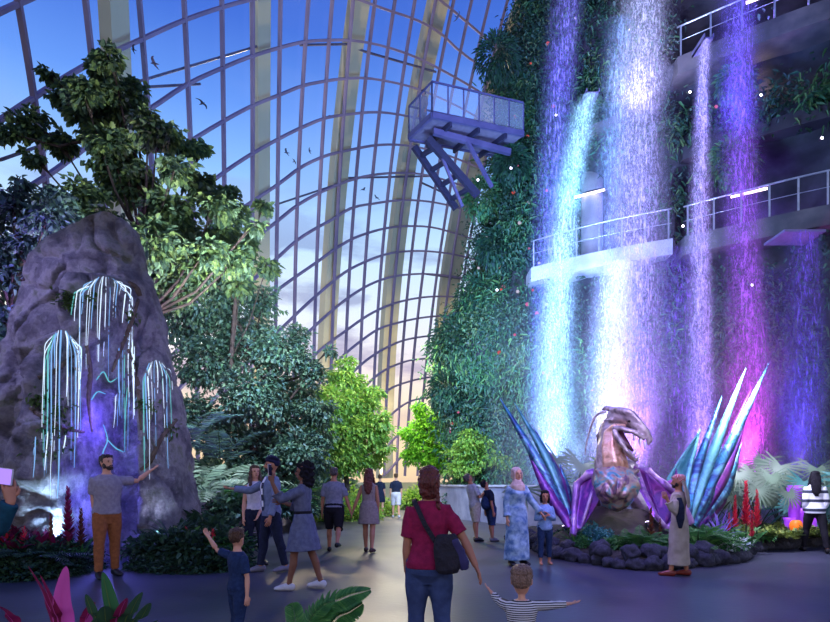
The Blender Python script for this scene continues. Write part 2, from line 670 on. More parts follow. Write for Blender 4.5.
def build_walls():
    m = mat('pale_parapet', srgb(158, 156, 186), srgb(120, 120, 152), rough=0.6, scale=1.5, bump=.25, bscale=9)
    cp = mat('parapet_coping', srgb(188, 186, 214), rough=0.45)
    wall_path('wall_right', smooth_path([(1.1, 26.5), (2.4, 22.2), (4.6, 19.3), (8.0, 16.9), (11.6, 15.2), (16, 13.0)], 30), 1.28, 0.28, m, 0.07, cp)
    m2 = mat('planter_wall', srgb(156, 150, 176), srgb(124, 120, 146), rough=0.7, scale=2, bump=.2)
    wall_path('wall_left', smooth_path([(-5.6, 13.6), (-4.7, 16.2), (-4.5, 19.5), (-4.6, 23), (-3.4, 27.5), (-2.2, 31)], 30), 1.16, 0.3, m2, 0.06, m2)
    m3 = mat('far_wall', srgb(150, 156, 140), srgb(128, 136, 124), rough=0.7, scale=1)
    wall_path('wall_back', smooth_path([(-8, 41.5), (-3, 43.6), (3, 44.4), (9, 44.5)], 20), 1.5, 0.3, m3)


# ------------------------------------------------------------------ cliff
CL_Z = [0, 1.5, 2.9, 5.0, 6.75, 8.0, 9.8, 13.0, 15.0, 16.4, 18.5, 20.0, 22, 24.5]
CL_X = [2.3, 2.3, 1.9, 1.6, 1.4, 1.6, 3.0, 3.4, 4.0, 4.3, 4.3, 4.05, 4.7, 5.4]


def face_y(x):
    return 24.0 - 0.65 * (x - 4.7)


def sstep(a, b, x):
    t = min(1, max(0, (x - a) / (b - a)))
    return t * t * (3 - 2 * t)


def rect(x, z, x0, x1, z0, z1, s=.35):
    return sstep(x0 - s, x0 + s, x) * sstep(x1 + s, x1 - s, x) * sstep(z0 - s, z0 + s, z) * sstep(z1 + s, z1 - s, z)


CAV = [(6.0, 8.7, 9.95, 13.6, 2.6), (9.3, 14.0, 9.95, 12.4, 2.6), (6.1, 7.6, 6.6, 9.2, 1.5), (9.2, 13.0, 8.2, 9.3, 1.2), (9.2, 15.0, 13.9, 15.4, 1.6), (9.0, 15.0, 16.4, 19.0, 2.4)]


def cav(x, z):
    return max(rect(x, z, a, b, c, d) * e for a, b, c, d, e in CAV)


def cliff_pt(u, z):
    """u in 0..1 runs along the face from the far back of the left shoulder to the right end"""
    xl = interp(z, CL_Z, CL_X)
    zz = z
    lean = 0.05 * max(0, 9 - z)
    if u < 0.22:                     # rounded left shoulder
        a = (u / 0.22)
        ang = PI - a * PI / 2 * 1.12
        cx, cy, r = xl + 2.0, 27.6, 2.0
        x = cx + r * math.cos(ang)
        y = cy - (3.0) * math.sin(ang) if ang > PI / 2 else cy - 3.0 * math.sin(ang)
        if a < .25:
            y += (0.25 - a) * 20
    else:
        a = (u - .22) / .78
        x0 = xl + 2.0 + 2.0 * math.cos(PI - PI / 2 * 1.12)
        x = x0 + a * (17.5 - x0)
        y = face_y(x) - lean
        y0 = 27.6 - 3.0 * math.sin(PI - PI / 2 * 1.12)
        b = min(1, a / .12)
        y = y0 * (1 - b) + y * b if b < 1 else y
        y += cav(x, z)
    n = noise.fractal(V(x * .35, y * .35, z * .35), 1.0, 2.0, 5)
    c = cav(x, z) if u >= .22 else 0
    k = 1 - min(1, c)
    y -= n * .55 * k
    x += noise.noise(V(x * .5 + 9, y * .5, z * .4)) * .35 * k
    return V(x, y, zz)


def build_cliff():
    rock = mat('cliff_rock', srgb(34, 38, 48), srgb(58, 58, 72), rough=0.9, scale=1.2, bump=.8, bscale=4)
    nu, nz = 120, 150
    vs, fs = [], []
    for j in range(nz + 1):
        z = 24.5 * j / nz
        for i in range(nu + 1):
            vs.append(cliff_pt(i / nu, z)[:])
    for j in range(nz):
        for i in range(nu):
            a = j * (nu + 1) + i
            fs.append((a, a + 1, a + nu + 2, a + nu + 1))
    # back side, closing the hill
    k = len(vs)
    for j in range(nz + 1):
        z = 24.5 * j / nz
        vs += [(interp(z, CL_Z, CL_X) + 1.2, 38, z), (17.5, 36, z)]
    for j in range(nz):
        l, r = j * (nu + 1), j * (nu + 1) + nu
        a = k + 2 * j
        fs += [(a, l, l + nu + 1, a + 2), (r, a + 1, a + 3, r + nu + 1), (a + 1, a, a + 2, a + 3)]
    top = nz * (nu + 1)
    t = k + 2 * nz
    me = np_mesh('cliff', np.array(vs), np.array(fs), smooth=True)
    o = link('cliff', me, rock)
    o['kind'] = 'structure'
    bm = bmesh.new()
    pv = [bm.verts.new(vs[top + i]) for i in range(nu + 1)] + [bm.verts.new(vs[t + 1]), bm.verts.new(vs[t])]
    bm.faces.new(pv)
    link('cliff_top', bm_mesh(bm, 'cliff_top', False), rock, o)
    # planting that hangs all over it
    def scatter(n, umin, umax, zmin, zmax, keep):
        out = []
        while len(out) < n:
            u = random.uniform(umin, umax)
            z = random.uniform(zmin, zmax)
            p = cliff_pt(u, z)
            c = cav(p.x, z) if u >= .22 else 0
            if random.random() > keep(p, z, c):
                continue
            e = .15
            q1 = cliff_pt(min(1, u + .004), z) - p
            q2 = cliff_pt(u, z + e) - p
            nn = q1.cross(q2).normalized()
            if nn.y > 0 and u > .3: nn = -nn
            out.append((p, nn))
        return out
    slab = lambda p, z: (p.x > 4.0 and 9.0 < z < 10.3) or (p.x > 8.6 and 15.2 < z < 16.5) or (p.x > 9.0 and 12.5 < z < 13.3) or (6 < p.x < 8.5 and 14.2 < z < 14.7)
    kp = lambda p, z, c: (0.04 if slab(p, z) else 1) * (1 - min(1, c * 1.2)) * (0.35 + .65 * (noise.noise(p * .8) > -.1)) * (1.0 if p.x < 6 else .62)
    dark = leaf_mat('cliff_dark_leaves', [srgb(30, 62, 56), srgb(46, 84, 74), srgb(36, 72, 52), srgb(62, 102, 78), srgb(54, 78, 84)])
    mid = leaf_mat('cliff_mid_leaves', [srgb(56, 104, 70), srgb(76, 126, 82), srgb(56, 112, 102), srgb(100, 138, 88)])
    pal = leaf_mat('cliff_pale_leaves', [srgb(96, 124, 96), srgb(76, 116, 120), srgb(110, 128, 84)])

    def tufts(name, label, pts, per, L, W, spread, hang, m, out=0.15):
        pos, ax, up = [], [], []
        for p, nn in pts:
            r = random.uniform(.6, 1.5)
            for _ in range(per):
                d = nn * random.uniform(.3, 1) + V(random.gauss(0, .6), random.gauss(0, .4), random.gauss(0, .6)) + V(0, 0, -hang)
                pos.append((p + nn * random.uniform(0, out) * r + V(random.gauss(0, spread), random.gauss(0, spread * .4), random.gauss(0, spread)) * r)[:])
                ax.append(d[:])
                up.append((nn + V(0, 0, .4))[:])
        n = len(pos)
        return tag(link(name, leaves(name, pos, ax, up, L * RNG.uniform(.6, 1.4, n), W * RNG.uniform(.7, 1.3, n), .3, .3), m), label, 'plants', kind='stuff')
    tufts('hanging_foliage', 'dense dark green creepers covering the planted cliff', scatter(4200, 0.02, 1, 1.3, 24, kp), 22, .16, .085, .26, .4, dark, .5)
    tufts('hanging_ferns', 'mid green ferns hanging in drifts over the planted cliff', scatter(1300, 0.03, 1, 1.5, 24, lambda p, z, c: kp(p, z, c) * (noise.noise(p * .45 + V(5, 0, 0)) > .0)), 26, .30, .055, .28, .8, mid, .5)
    tufts('cliff_moss', 'pale grey green moss tufts dotted over the planted cliff', scatter(1200, 0.03, 1, 1.5, 24, lambda p, z, c: kp(p, z, c) * (noise.noise(p * .7 + V(0, 7, 0)) > .12)), 14, .15, .05, .22, .3, pal, .5)
    # shoulder shrubs bulging out of the left edge and around the lookout
    for (px, py, Z, r, lab) in ((456, 345, 25.6, 1.15, 'bulging dark green shrub low on the left shoulder of the cliff'),
                                (478, 300, 25.4, .95, 'dark green shrub on the cliff shoulder above the bulging one'),
                                (447, 392, 25.8, .8, 'dark shrub at the foot of the left cliff shoulder'),
                                (482, 200, 25.2, .8, 'feathery green shrub on the cliff right below the lookout truss'),
                                (497, 60, 24.6, .9, 'dark shrub on the cliff above the lookout railing'),
                                (512, 165, 24.2, .7, 'green shrub beside the lookout beams on the cliff'),
                                (733, 165, 20.0, .75, 'clump of bright green fern on the cliff between two purple falls'),
                                (600, 120, 22.8, .6, 'amber lit shrub over the dark opening beside the cyan fall'),
                                (497, 250, 24.6, .8, 'blue green shrub on the cliff left of the ledge'),
                                (735, 85, 19.6, .55, 'amber green plants along the upper gallery')):
        c = P(px, py, Z)
        n = 1100
        d = rand_dirs(n, (0, -.35, .1))
        rr = r * RNG.uniform(.55, 1.05, n)[:, None]
        pos = d * rr * np.array([1, .8, 1.05])
        o = link('cliff_shrub', leaves('cliff_shrub', pos, d + np.array([0, 0, -.35]), d + np.array([0, 0, .6]), .19 * RNG.uniform(.6, 1.3, n), .085, .3, .3),
                 mid if ('green fern' in lab or 'feathery' in lab or 'amber' in lab) else dark)
        o.location = c
        tag(o, lab, 'shrub', 'shrubs growing on the cliff')
    # blossoms and small lamps
    fm = [emit_mat('blossom_' + k, c, .8) for k, c in (('pink', srgb(236, 120, 170)), ('white', srgb(220, 214, 240)), ('red', srgb(224, 96, 96)))]  # glow added to the petals, which are no lamps, to keep them visible
    protos = []
    for m in fm:
        bm = bmesh.new()
        for k in range(6):
            a = k * PI / 3
            ellip(bm, (math.cos(a) * .045, -.01, math.sin(a) * .045), (.04, .012, .032), Matrix.Rotation(-a, 3, 'Y'), 6, 4)
        ellip(bm, (0, -.02, 0), (.02, .02, .02), None, 6, 4)
        protos.append(bm_mesh(bm, 'blossom'))
    spots = [(p, nn) for p, nn in scatter(46, .05, .55, 3, 20, lambda p, z, c: 0 if c > .1 else (1 if p.x < 5.5 else .3))]
    colours = ('pink', 'white', 'red')
    for i, (p, nn) in enumerate(spots):
        k = i % 3
        o = link('blossom', protos[k])
        if not protos[k].materials:
            protos[k].materials.append(fm[k])
        o.location = p + nn * .55 + V(0, -.1, 0)
        s = random.uniform(.55, 1.05)
        o.scale = (s, s, s)
        tag(o, '%s blossom among the dark creepers on the cliff' % colours[k], 'flower', '%s blossoms on the cliff' % colours[k])
    lm = emit_mat('lamp_lens', srgb(226, 222, 255), 9)
    lh = mat('lamp_housing', srgb(40, 40, 48), rough=.5, metal=.5)
    bm = bmesh.new()
    loft(bm, [(0, .16, 0), (0, .02, 0), (0, 0, 0)], [.05, .075, .08], 10)
    hme = bm_mesh(bm, 'housing')
    bm = bmesh.new()
    ellip(bm, (0, -.005, 0), (.062, .03, .062), None, 10, 6)
    lme = bm_mesh(bm, 'lens')
    hme.materials.append(lh)
    lme.materials.append(lm)
    for i, (px, py) in enumerate([(761, 95), (639, 90), (630, 30), (556, 115), (822, 138), (683, 226), (752, 285), (497, 290), (511, 168), (478, 180), (690, 92)]):
        u0 = (px - CX) / F
        y = (24 + .65 * 4.7) / (1 + .65 * u0) - .75
        if px < 560: y = 23.6
        t = thing('cliff_lamp', 'small white lamp glowing among the plants of the cliff', 'lamp', P(px, py, y), 0, 'small lamps on the cliff', .7)
        link('housing', hme, None, t)
        link('lens', lme, None, t)


# ------------------------------------------------------------------ galleries on the cliff
def build_galleries():
    con = mat('gallery_concrete', srgb(176, 172, 190), srgb(140, 138, 158), rough=.6, scale=1.3, bump=.15)
    con2 = mat('gallery_dim_concrete', srgb(84, 78, 88), srgb(58, 56, 70), rough=.7, scale=1.6, bump=.3)  # same concrete, the weaker light on these slabs put into a darker colour
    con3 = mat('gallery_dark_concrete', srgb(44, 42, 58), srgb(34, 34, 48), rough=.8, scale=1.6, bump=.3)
    steel = mat('rail_steel', srgb(176, 178, 200), rough=.35, metal=.7)
    dark = mat('gallery_soffit', srgb(60, 58, 78), rough=.8)
    glow = emit_mat('gallery_strip_light', srgb(255, 226, 220), 5.0)

    def gallery(name, label, x0, x1, z, h, out, n=24, rail=True, posts=8, depth=2.6, lights=(), sl=0, cm=None):
        t = thing(name, label, 'walkway', (x0, face_y(x0), z))
        def pt(x, d, zz):
            bow = .25 * math.sin((x - x0) / (x1 - x0) * PI)
            return V(x - x0, face_y(x) - d - bow - face_y(x0), zz + sl * (x - x0))
        xs = np.linspace(x0, x1, n)
        bm = bmesh.new()
        for a, b in zip(xs, xs[1:]):
            pass
        rings = [[bm.verts.new(pt(x, out, 0)), bm.verts.new(pt(x, out, -h)), bm.verts.new(pt(x, -depth, -h)), bm.verts.new(pt(x, -depth, 0))] for x in xs]
        for a, b in zip(rings, rings[1:]):
            for k in range(4):
                bm.faces.new((a[k], a[(k + 1) % 4], b[(k + 1) % 4], b[k]))
        bm.faces.new(rings[0]); bm.faces.new(rings[-1][::-1])
        link('slab', bm_mesh(bm, 'slab', False), cm or con, t)
        if rail:
            bm = bmesh.new()
            loft(bm, [pt(x, out - .06, 1.05) for x in xs], [.03] * n, 6)
            link('handrail', bm_mesh(bm, 'handrail'), steel, t)
            bm = bmesh.new()
            loft(bm, [pt(x, out - .06, .55) for x in xs], [.012] * n, 5)
            link('lower_rail', bm_mesh(bm, 'lower_rail'), steel, t)
            for x in np.linspace(x0 + .1, x1 - .1, posts):
                bm = bmesh.new()
                bar(bm, pt(x, out - .06, 0), pt(x, out - .06, 1.05), .035, .05, (1, 0, 0))
                link('post', bm_mesh(bm, 'post', False), steel, t)
        for (xa, xb, d, zz) in lights:
            l = thing('strip_lamp', 'white strip lamp under the ceiling of a gallery in the cliff', 'lamp', pt((xa + xb) / 2, d, zz) + t.location, 0, 'strip lamps in the galleries')
            off = pt((xa + xb) / 2, d, zz)
            bm = bmesh.new()
            bar(bm, pt(xa, d, zz) - off, pt(xb, d, zz) - off, .10, .05)
            link('tube', bm_mesh(bm, 'tube', False), glow, l)
            bm = bmesh.new()
            bar(bm, pt(xa - .06, d, zz + .055) - off, pt(xb + .06, d, zz + .055) - off, .16, .05)
            link('fitting', bm_mesh(bm, 'fitting', False), dark, l)
        return t
    gallery('walkway', 'pale lit concrete walkway ledge behind the big white falls', 4.55, 8.9, 9.87, .55, .55, posts=7, lights=[(6.4, 7.4, -1.4, 3.0)])
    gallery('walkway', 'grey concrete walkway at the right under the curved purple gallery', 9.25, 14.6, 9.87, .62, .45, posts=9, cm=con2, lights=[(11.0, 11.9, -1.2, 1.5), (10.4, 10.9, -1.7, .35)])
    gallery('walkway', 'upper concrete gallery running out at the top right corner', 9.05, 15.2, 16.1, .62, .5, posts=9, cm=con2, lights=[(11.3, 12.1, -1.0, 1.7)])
    gallery('walkway', 'short concrete spout ledge above the dark opening by the cyan fall', 6.05, 8.4, 14.6, .22, .6, rail=False, posts=0, cm=con2)
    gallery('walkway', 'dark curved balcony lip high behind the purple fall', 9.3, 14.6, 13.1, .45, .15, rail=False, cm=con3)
    # column in the opening
    bm = bmesh.new()
    c = P(592, 215, 24.1)
    loft(bm, [(0, 0, 9.87), (0, 0, 13.9)], [.42, .42], 20)
    o = link('pillar', bm_mesh(bm, 'pillar'), con)
    o.location = (c.x, c.y, 0)
    o['kind'] = 'structure'


def build_lookout():
    st = mat('lookout_steel', srgb(78, 74, 120), srgb(62, 60, 104), rough=.45, metal=.3, scale=2)
    dk = mat('lookout_dark_steel', srgb(40, 40, 70), rough=.5, metal=.3)
    ds = mat('lookout_deck', srgb(84, 78, 110), rough=.7)
    m, nt, out = new_mat('balustrade_glass')
    tr = N(nt, 'ShaderNodeBsdfTransparent')
    tr.inputs[0].default_value = (.86, .9, .97, 1)
    df = N(nt, 'ShaderNodeBsdfPrincipled', Roughness=.1)
    df.inputs['Base Color'].default_value = srgb(200, 206, 240)
    mx = N(nt, 'ShaderNodeMixShader', Fac=.1)
    nt.links.new(tr.outputs[0], mx.inputs[1]); nt.links.new(df.outputs[0], mx.inputs[2]); nt.links.new(mx.outputs[0], out.inputs[0])
    A = P(432, 112, 22.0)       # near corner
    z = A.z
    B = V(P(409, 136, 23.45).x, 23.45, z)   # far left corner
    u = V(3.65, 1.25, 0)
    C = A + u * 0.98
    D = B + u * 0.98
    t = thing('lookout_platform', 'steel lookout platform with glass balustrade jutting from the cliff top', 'platform', A)
    L = lambda p: Vector(p) - A
    bm = bmesh.new()
    q = [L(A), L(C), L(D), L(B)]
    v0 = [bm.verts.new(p) for p in q]
    v1 = [bm.verts.new(p + V(0, 0, -.16)) for p in q]
    bm.faces.new(v0); bm.faces.new(v1[::-1])
    for k in range(4):
        bm.faces.new((v0[k], v0[(k + 1) % 4], v1[(k + 1) % 4], v1[k]))
    link('deck', bm_mesh(bm, 'deck', False), ds, t)
    def part(name, mm, *bars):
        bm = bmesh.new()
        for a, b, w, h in bars:
            bar(bm, a, b, w, h)
        return link(name, bm_mesh(bm, name, False), mm, t)
    dn = V(0, 0, -.3)
    part('edge_beam', st, (L(A) + dn * .4, L(C) + dn * .3, .12, .2))
    part('edge_beam', st, (L(B) + dn * .4, L(D) + dn * .3, .12, .2))
    part('end_beam', st, (L(A) + dn * .4, L(B) + dn * .3, .12, .2))
    w = (B - A)
    # lower raking truss
    a0, a1 = L(A) + w * .28 + V(.3, .1, -.42), L(A) + w * .28 + u * .92 + V(0, 0, -.62)
    part('main_beam', st, (a0, a1, .16, .22))
    b0, b1 = L(B) + V(.2, 0, -.45), L(B) + u * .52 + V(.0, .1, -2.55)
    part('raking_beam', dk, (b0, b1, .16, .24))
    c0, c1 = L(A) + w * .35 + V(.15, .1, -.62), L(A) + w * .5 + u * .62 + V(0, 0, -2.35)
    part('raking_beam', dk, (c0, c1, .18, .28))
    for f in (.15, .38, .62, .85):
        part('cross_member', dk, (b0.lerp(b1, f), c0.lerp(c1, f), .12, .16))
    for f in (.2, .5, .8):
        part('deck_joist', dk, (L(A) + u * 0.98 * f + V(0, 0, -.28), L(B) + u * 0.98 * f + V(0, 0, -.28), .1, .2))
    s0 = c0.lerp(c1, .25)
    part('strut', st, (s0, L(A) + u * .33 + w * .3 + V(.25, .2, -3.0), .1, .1))
    part('strut', st, (L(A) + u * .42 + w * .2 + V(0, 0, -.6), L(A) + u * .72 + w * .3 + V(0, 0, -2.1), .12, .12))
    up = V(0, 0, 1.12)
    for a, b, k in ((A, C, 6), (A, B, 2), (B, D, 6)):
        for i in range(k):
            p0, p1 = L(a).lerp(L(b), i / k), L(a).lerp(L(b), (i + 1) / k)
            bm = bmesh.new()
            bar(bm, p0.lerp(p1, .03) + V(0, 0, .55), p1.lerp(p0, .03) + V(0, 0, .55), .02, 1.0)
            link('glass_panel', bm_mesh(bm, 'glass_panel', False), m, t)
        for i in range(k + 1):
            p0 = L(a).lerp(L(b), i / k)
            part('post', st, (p0, p0 + up, .04, .05))
        part('handrail', st, (L(a) + up, L(b) + up, .06, .05))
    return A, B, u


# ------------------------------------------------------------------ water
MIST = 0.17
def water_mat(name, top, bot, dens, seed, em=.25, streak=.35, fine=9.0):
    m, nt, out = new_mat(name)
    uv = N(nt, 'ShaderNodeUVMap')
    uv.uv_map = 'UVMap'
    sx = N(nt, 'ShaderNodeSeparateXYZ')
    nt.links.new(uv.outputs[0], sx.inputs[0])
    tc = N(nt, 'ShaderNodeTexCoord')
    def nz(scale, det, sz):
        mp = N(nt, 'ShaderNodeMapping')
        mp.inputs['Scale'].default_value = (scale, scale, scale * sz)
        mp.inputs['Location'].default_value = (seed * 3.1, seed, seed * 1.7)
        n = N(nt, 'ShaderNodeTexNoise', Scale=1.0, Detail=det, Roughness=.65)
        nt.links.new(tc.outputs['Object'], mp.inputs[0])
        nt.links.new(mp.outputs[0], n.inputs['Vector'])
        return n.outputs[0]
    n1 = ramp(nt, nz(2.6, 5, streak * .8), [(.36, (.05, .05, .05, 1)), (.66, (1, 1, 1, 1))])
    n2 = ramp(nt, nz(fine, 8, streak), [(.40, (.05, .05, .05, 1)), (.54, (.3, .3, .3, 1)), (.62, (1, 1, 1, 1))])
    edge = ramp(nt, sx.outputs[0], [(0, (0, 0, 0, 1)), (.16, (.22, .22, .22, 1)), (.36, (.8, .8, .8, 1)), (.5, (1, 1, 1, 1)), (.64, (.8, .8, .8, 1)), (.84, (.22, .22, .22, 1)), (1, (0, 0, 0, 1))])
    vert = ramp(nt, sx.outputs[1], [(0, (.55, .55, .55, 1)), (.12, (1, 1, 1, 1)), (.97, (1, 1, 1, 1)), (1, (.6, .6, .6, 1))])
    def mul(a, b):
        q = N(nt, 'ShaderNodeMath', operation='MULTIPLY')
        for k, s in enumerate((a, b)):
            if isinstance(s, float): q.inputs[k].default_value = s
            else: nt.links.new(s, q.inputs[k])
        return q.outputs[0]
    ad = N(nt, 'ShaderNodeMath', operation='MULTIPLY_ADD')
    ad.inputs[1].default_value = .55
    ad.inputs[2].default_value = .45
    nt.links.new(n1, ad.inputs[0])
    al = mul(mul(mul(n2, ad.outputs[0]), mul(edge, vert)), dens)
    cl = N(nt, 'ShaderNodeClamp')
    nt.links.new(al, cl.inputs[0])
    col = ramp(nt, sx.outputs[1], [(0.0, bot), (1.0, top)])  # tint of the coloured show lights put into the water colour
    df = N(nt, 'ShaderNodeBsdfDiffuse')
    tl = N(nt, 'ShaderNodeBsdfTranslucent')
    e = N(nt, 'ShaderNodeEmission', Strength=em)  # faint glow added to the water itself, on top of the spots
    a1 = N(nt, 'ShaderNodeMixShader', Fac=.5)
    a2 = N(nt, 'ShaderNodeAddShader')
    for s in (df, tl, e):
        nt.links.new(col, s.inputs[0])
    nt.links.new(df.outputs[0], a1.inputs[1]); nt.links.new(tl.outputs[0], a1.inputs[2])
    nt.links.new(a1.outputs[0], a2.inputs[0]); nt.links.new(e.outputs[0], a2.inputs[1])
    tr = N(nt, 'ShaderNodeBsdfTransparent')
    mx = N(nt, 'ShaderNodeMixShader')
    nt.links.new(cl.outputs[0], mx.inputs[0])
    nt.links.new(tr.outputs[0], mx.inputs[1])
    nt.links.new(a2.outputs[0], mx.inputs[2])
    nt.links.new(mx.outputs[0], out.inputs[0])
    return m


def sheet(bm_pts, name, bow=.25, nu=8):
    """bm_pts: list of (left, right) points from top to bottom; a bowed sheet with uv"""
    n = len(bm_pts)
    vs, uvs, fs = [], [], []
    for j, (a, b) in enumerate(bm_pts):
        for i in range(nu + 1):
            t = i / nu
            p = Vector(a).lerp(Vector(b), t)
            w = (Vector(b) - Vector(a)).length
            p.y -= bow * w * math.sin(PI * t)
            vs.append(p[:])
            uvs.append((t, 1 - j / (n - 1)))
    for j in range(n - 1):
        for i in range(nu):
            a = j * (nu + 1) + i
            fs.append((a, a + nu + 1, a + nu + 2, a + 1))
    me = np_mesh(name, vs, fs, smooth=True)
    l = me.uv_layers.new(name='UVMap')
    for lp in me.loops:
        l.data[lp.index].uv = uvs[lp.vertex_index]
    return me


def build_water():
    def yz(px):
        u = (px - CX) / F
        return (24 + .65 * 4.7) / (1 + .65 * u)
    W = lambda *c: srgb(*c)
    # label, list of (py, left px, right px) top to bottom, colours, density, layers, forward offset
    falls = [
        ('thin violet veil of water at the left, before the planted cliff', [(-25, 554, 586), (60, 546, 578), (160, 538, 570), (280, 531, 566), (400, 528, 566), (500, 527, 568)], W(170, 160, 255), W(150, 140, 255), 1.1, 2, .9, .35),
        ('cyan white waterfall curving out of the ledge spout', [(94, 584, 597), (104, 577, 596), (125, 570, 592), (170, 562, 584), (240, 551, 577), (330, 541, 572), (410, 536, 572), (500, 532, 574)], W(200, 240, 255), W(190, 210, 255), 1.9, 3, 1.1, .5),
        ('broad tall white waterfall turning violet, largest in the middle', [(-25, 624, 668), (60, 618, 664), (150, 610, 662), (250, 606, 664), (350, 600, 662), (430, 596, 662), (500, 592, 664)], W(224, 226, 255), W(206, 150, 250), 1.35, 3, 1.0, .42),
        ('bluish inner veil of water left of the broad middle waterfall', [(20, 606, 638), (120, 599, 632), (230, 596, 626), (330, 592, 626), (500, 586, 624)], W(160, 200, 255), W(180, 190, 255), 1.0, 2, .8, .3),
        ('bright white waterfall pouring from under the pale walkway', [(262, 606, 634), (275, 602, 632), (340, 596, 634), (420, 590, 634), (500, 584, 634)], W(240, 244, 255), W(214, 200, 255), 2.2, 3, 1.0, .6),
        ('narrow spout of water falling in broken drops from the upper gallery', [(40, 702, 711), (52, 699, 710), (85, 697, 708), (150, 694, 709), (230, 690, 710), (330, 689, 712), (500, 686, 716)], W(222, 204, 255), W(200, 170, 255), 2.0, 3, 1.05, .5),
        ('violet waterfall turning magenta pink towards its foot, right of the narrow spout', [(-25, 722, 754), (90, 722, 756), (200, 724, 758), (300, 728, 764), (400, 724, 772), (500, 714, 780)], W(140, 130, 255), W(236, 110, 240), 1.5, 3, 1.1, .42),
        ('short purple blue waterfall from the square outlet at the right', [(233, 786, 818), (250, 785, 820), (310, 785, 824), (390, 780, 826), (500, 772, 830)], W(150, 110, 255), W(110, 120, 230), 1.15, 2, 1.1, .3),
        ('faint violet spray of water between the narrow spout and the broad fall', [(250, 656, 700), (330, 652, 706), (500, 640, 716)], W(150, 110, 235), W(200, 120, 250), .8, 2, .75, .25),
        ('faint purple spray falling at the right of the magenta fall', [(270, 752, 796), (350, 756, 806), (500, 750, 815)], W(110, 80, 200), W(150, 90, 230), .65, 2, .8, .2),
    ]
    for k, (lab, prof, ct, cb, dens, nl, fwd, em) in enumerate(falls):
        t = thing('waterfall', lab, 'waterfall', (0, 0, 0))
        ys = [q[0] for q in prof]
        for l in range(nl):
            rows = []
            for y in np.linspace(ys[0], ys[-1], 30):
                xl = interp(y, ys, [q[1] for q in prof])
                xr = interp(y, ys, [q[2] for q in prof])
                mid = (xl + xr) / 2
                g = 1.18 + .30 * l
                xl, xr = mid + (xl - mid) * g, mid + (xr - mid) * g
                Z = yz(mid) - fwd - .22 * l - .4 * (y - ys[0]) / 480
                rows.append((P(xl, y, Z), P(xr, y, Z)))
            d = dens * (1.0 if l == 0 else .6)
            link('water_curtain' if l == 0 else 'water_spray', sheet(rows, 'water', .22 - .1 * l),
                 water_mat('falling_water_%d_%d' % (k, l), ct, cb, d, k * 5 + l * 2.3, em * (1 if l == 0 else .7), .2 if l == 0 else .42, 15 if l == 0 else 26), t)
    # square outlet box at the right and spout lip
    con = mat('outlet_steel', srgb(120, 112, 160), rough=.4, metal=.4)
    a = P(802, 232, yz(802) - 1.0)
    bm = bmesh.new()
    box(bm, (-.62, -.15, -.05), (.62, .9, .02))
    o = link('water_outlet', bm_mesh(bm, 'outlet', False), con)
    o.location = a
    tag(o, 'square purple steel outlet feeding the short fall at the right', 'water spout')
    for px, py, w, lab in ((707, 40, .16, 'small steel lip of the narrow spout below the upper gallery'), (592, 94, .24, 'steel lip of the curving cyan waterfall')):
        a = P(px, py, yz(px) - .9)
        bm = bmesh.new()
        box(bm, (-w, -.15, -.06), (w, .9, -.01))
        box(bm, (-w, -.15, -.06), (-w + .03, .9, .12))
        box(bm, (w - .03, -.15, -.06), (w, .9, .12))
        o = link('water_spout', bm_mesh(bm, 'spout', False), con)
        o.location = a
        tag(o, lab, 'water spout')
    # haze of drops drifting over the pool
    m, nt, out = new_mat('falling_mist')
    tc = N(nt, 'ShaderNodeTexCoord')
    sx = N(nt, 'ShaderNodeSeparateXYZ')
    nt.links.new(tc.outputs['Object'], sx.inputs[0])
    hgt = ramp(nt, None, [(0, (1, 1, 1, 1)), (.45, (.45, .45, .45, 1)), (1, (0, 0, 0, 1))])
    dv = N(nt, 'ShaderNodeMath', operation='DIVIDE')
    dv.inputs[1].default_value = 9.0
    nt.links.new(sx.outputs[2], dv.inputs[0])
    nt.links.new(dv.outputs[0], hgt.node.inputs[0])
    no = N(nt, 'ShaderNodeTexNoise', Scale=.55, Detail=3.0)
    nt.links.new(tc.outputs['Object'], no.inputs['Vector'])
    k1 = N(nt, 'ShaderNodeMath', operation='MULTIPLY')
    nt.links.new(hgt, k1.inputs[0])
    nt.links.new(ramp(nt, no.outputs[0], [(.35, (.15, .15, .15, 1)), (.65, (1, 1, 1, 1))]), k1.inputs[1])
    k2 = N(nt, 'ShaderNodeMath', operation='MULTIPLY')
    k2.inputs[1].default_value = MIST
    nt.links.new(k1.outputs[0], k2.inputs[0])
    vs = N(nt, 'ShaderNodeVolumeScatter')
    vs.inputs['Color'].default_value = srgb(226, 214, 255)
    nt.links.new(k2.outputs[0], vs.inputs['Density'])
    nt.links.new(vs.outputs[0], out.inputs['Volume'])
    bm = bmesh.new()
    fo = [(2.6, 22.9), (4.8, 19.7), (8.1, 17.3), (11.7, 15.5), (15.6, 13.8)]
    ring = fo + [(17.2, 15.5), (12, 18.7), (8, 21.2), (4.4, 23.6)]
    b0 = [bm.verts.new((x, y, .52)) for x, y in ring]
    b1 = [bm.verts.new((x, y, 9.3)) for x, y in ring]
    bm.faces.new(b0[::-1]); bm.faces.new(b1)
    for k in range(len(ring)):
        bm.faces.new((b0[k], b0[(k + 1) % len(ring)], b1[(k + 1) % len(ring)], b1[k]))
    tag(link('mist', bm_mesh(bm, 'mist', False), m), 'violet lit mist of fine drops around the feet of the waterfalls', 'mist', kind='stuff')
    # pool between parapet and cliff
    pm = mat('pool_water', srgb(60, 54, 110), srgb(90, 80, 150), rough=.08, scale=2, bump=.3, bscale=5)
    pts = smooth_path([(2.2, 26.0), (3.0, 22.6), (5.0, 19.8), (8.3, 17.4), (11.8, 15.7), (16.6, 13.5)], 20)
    bm = bmesh.new()
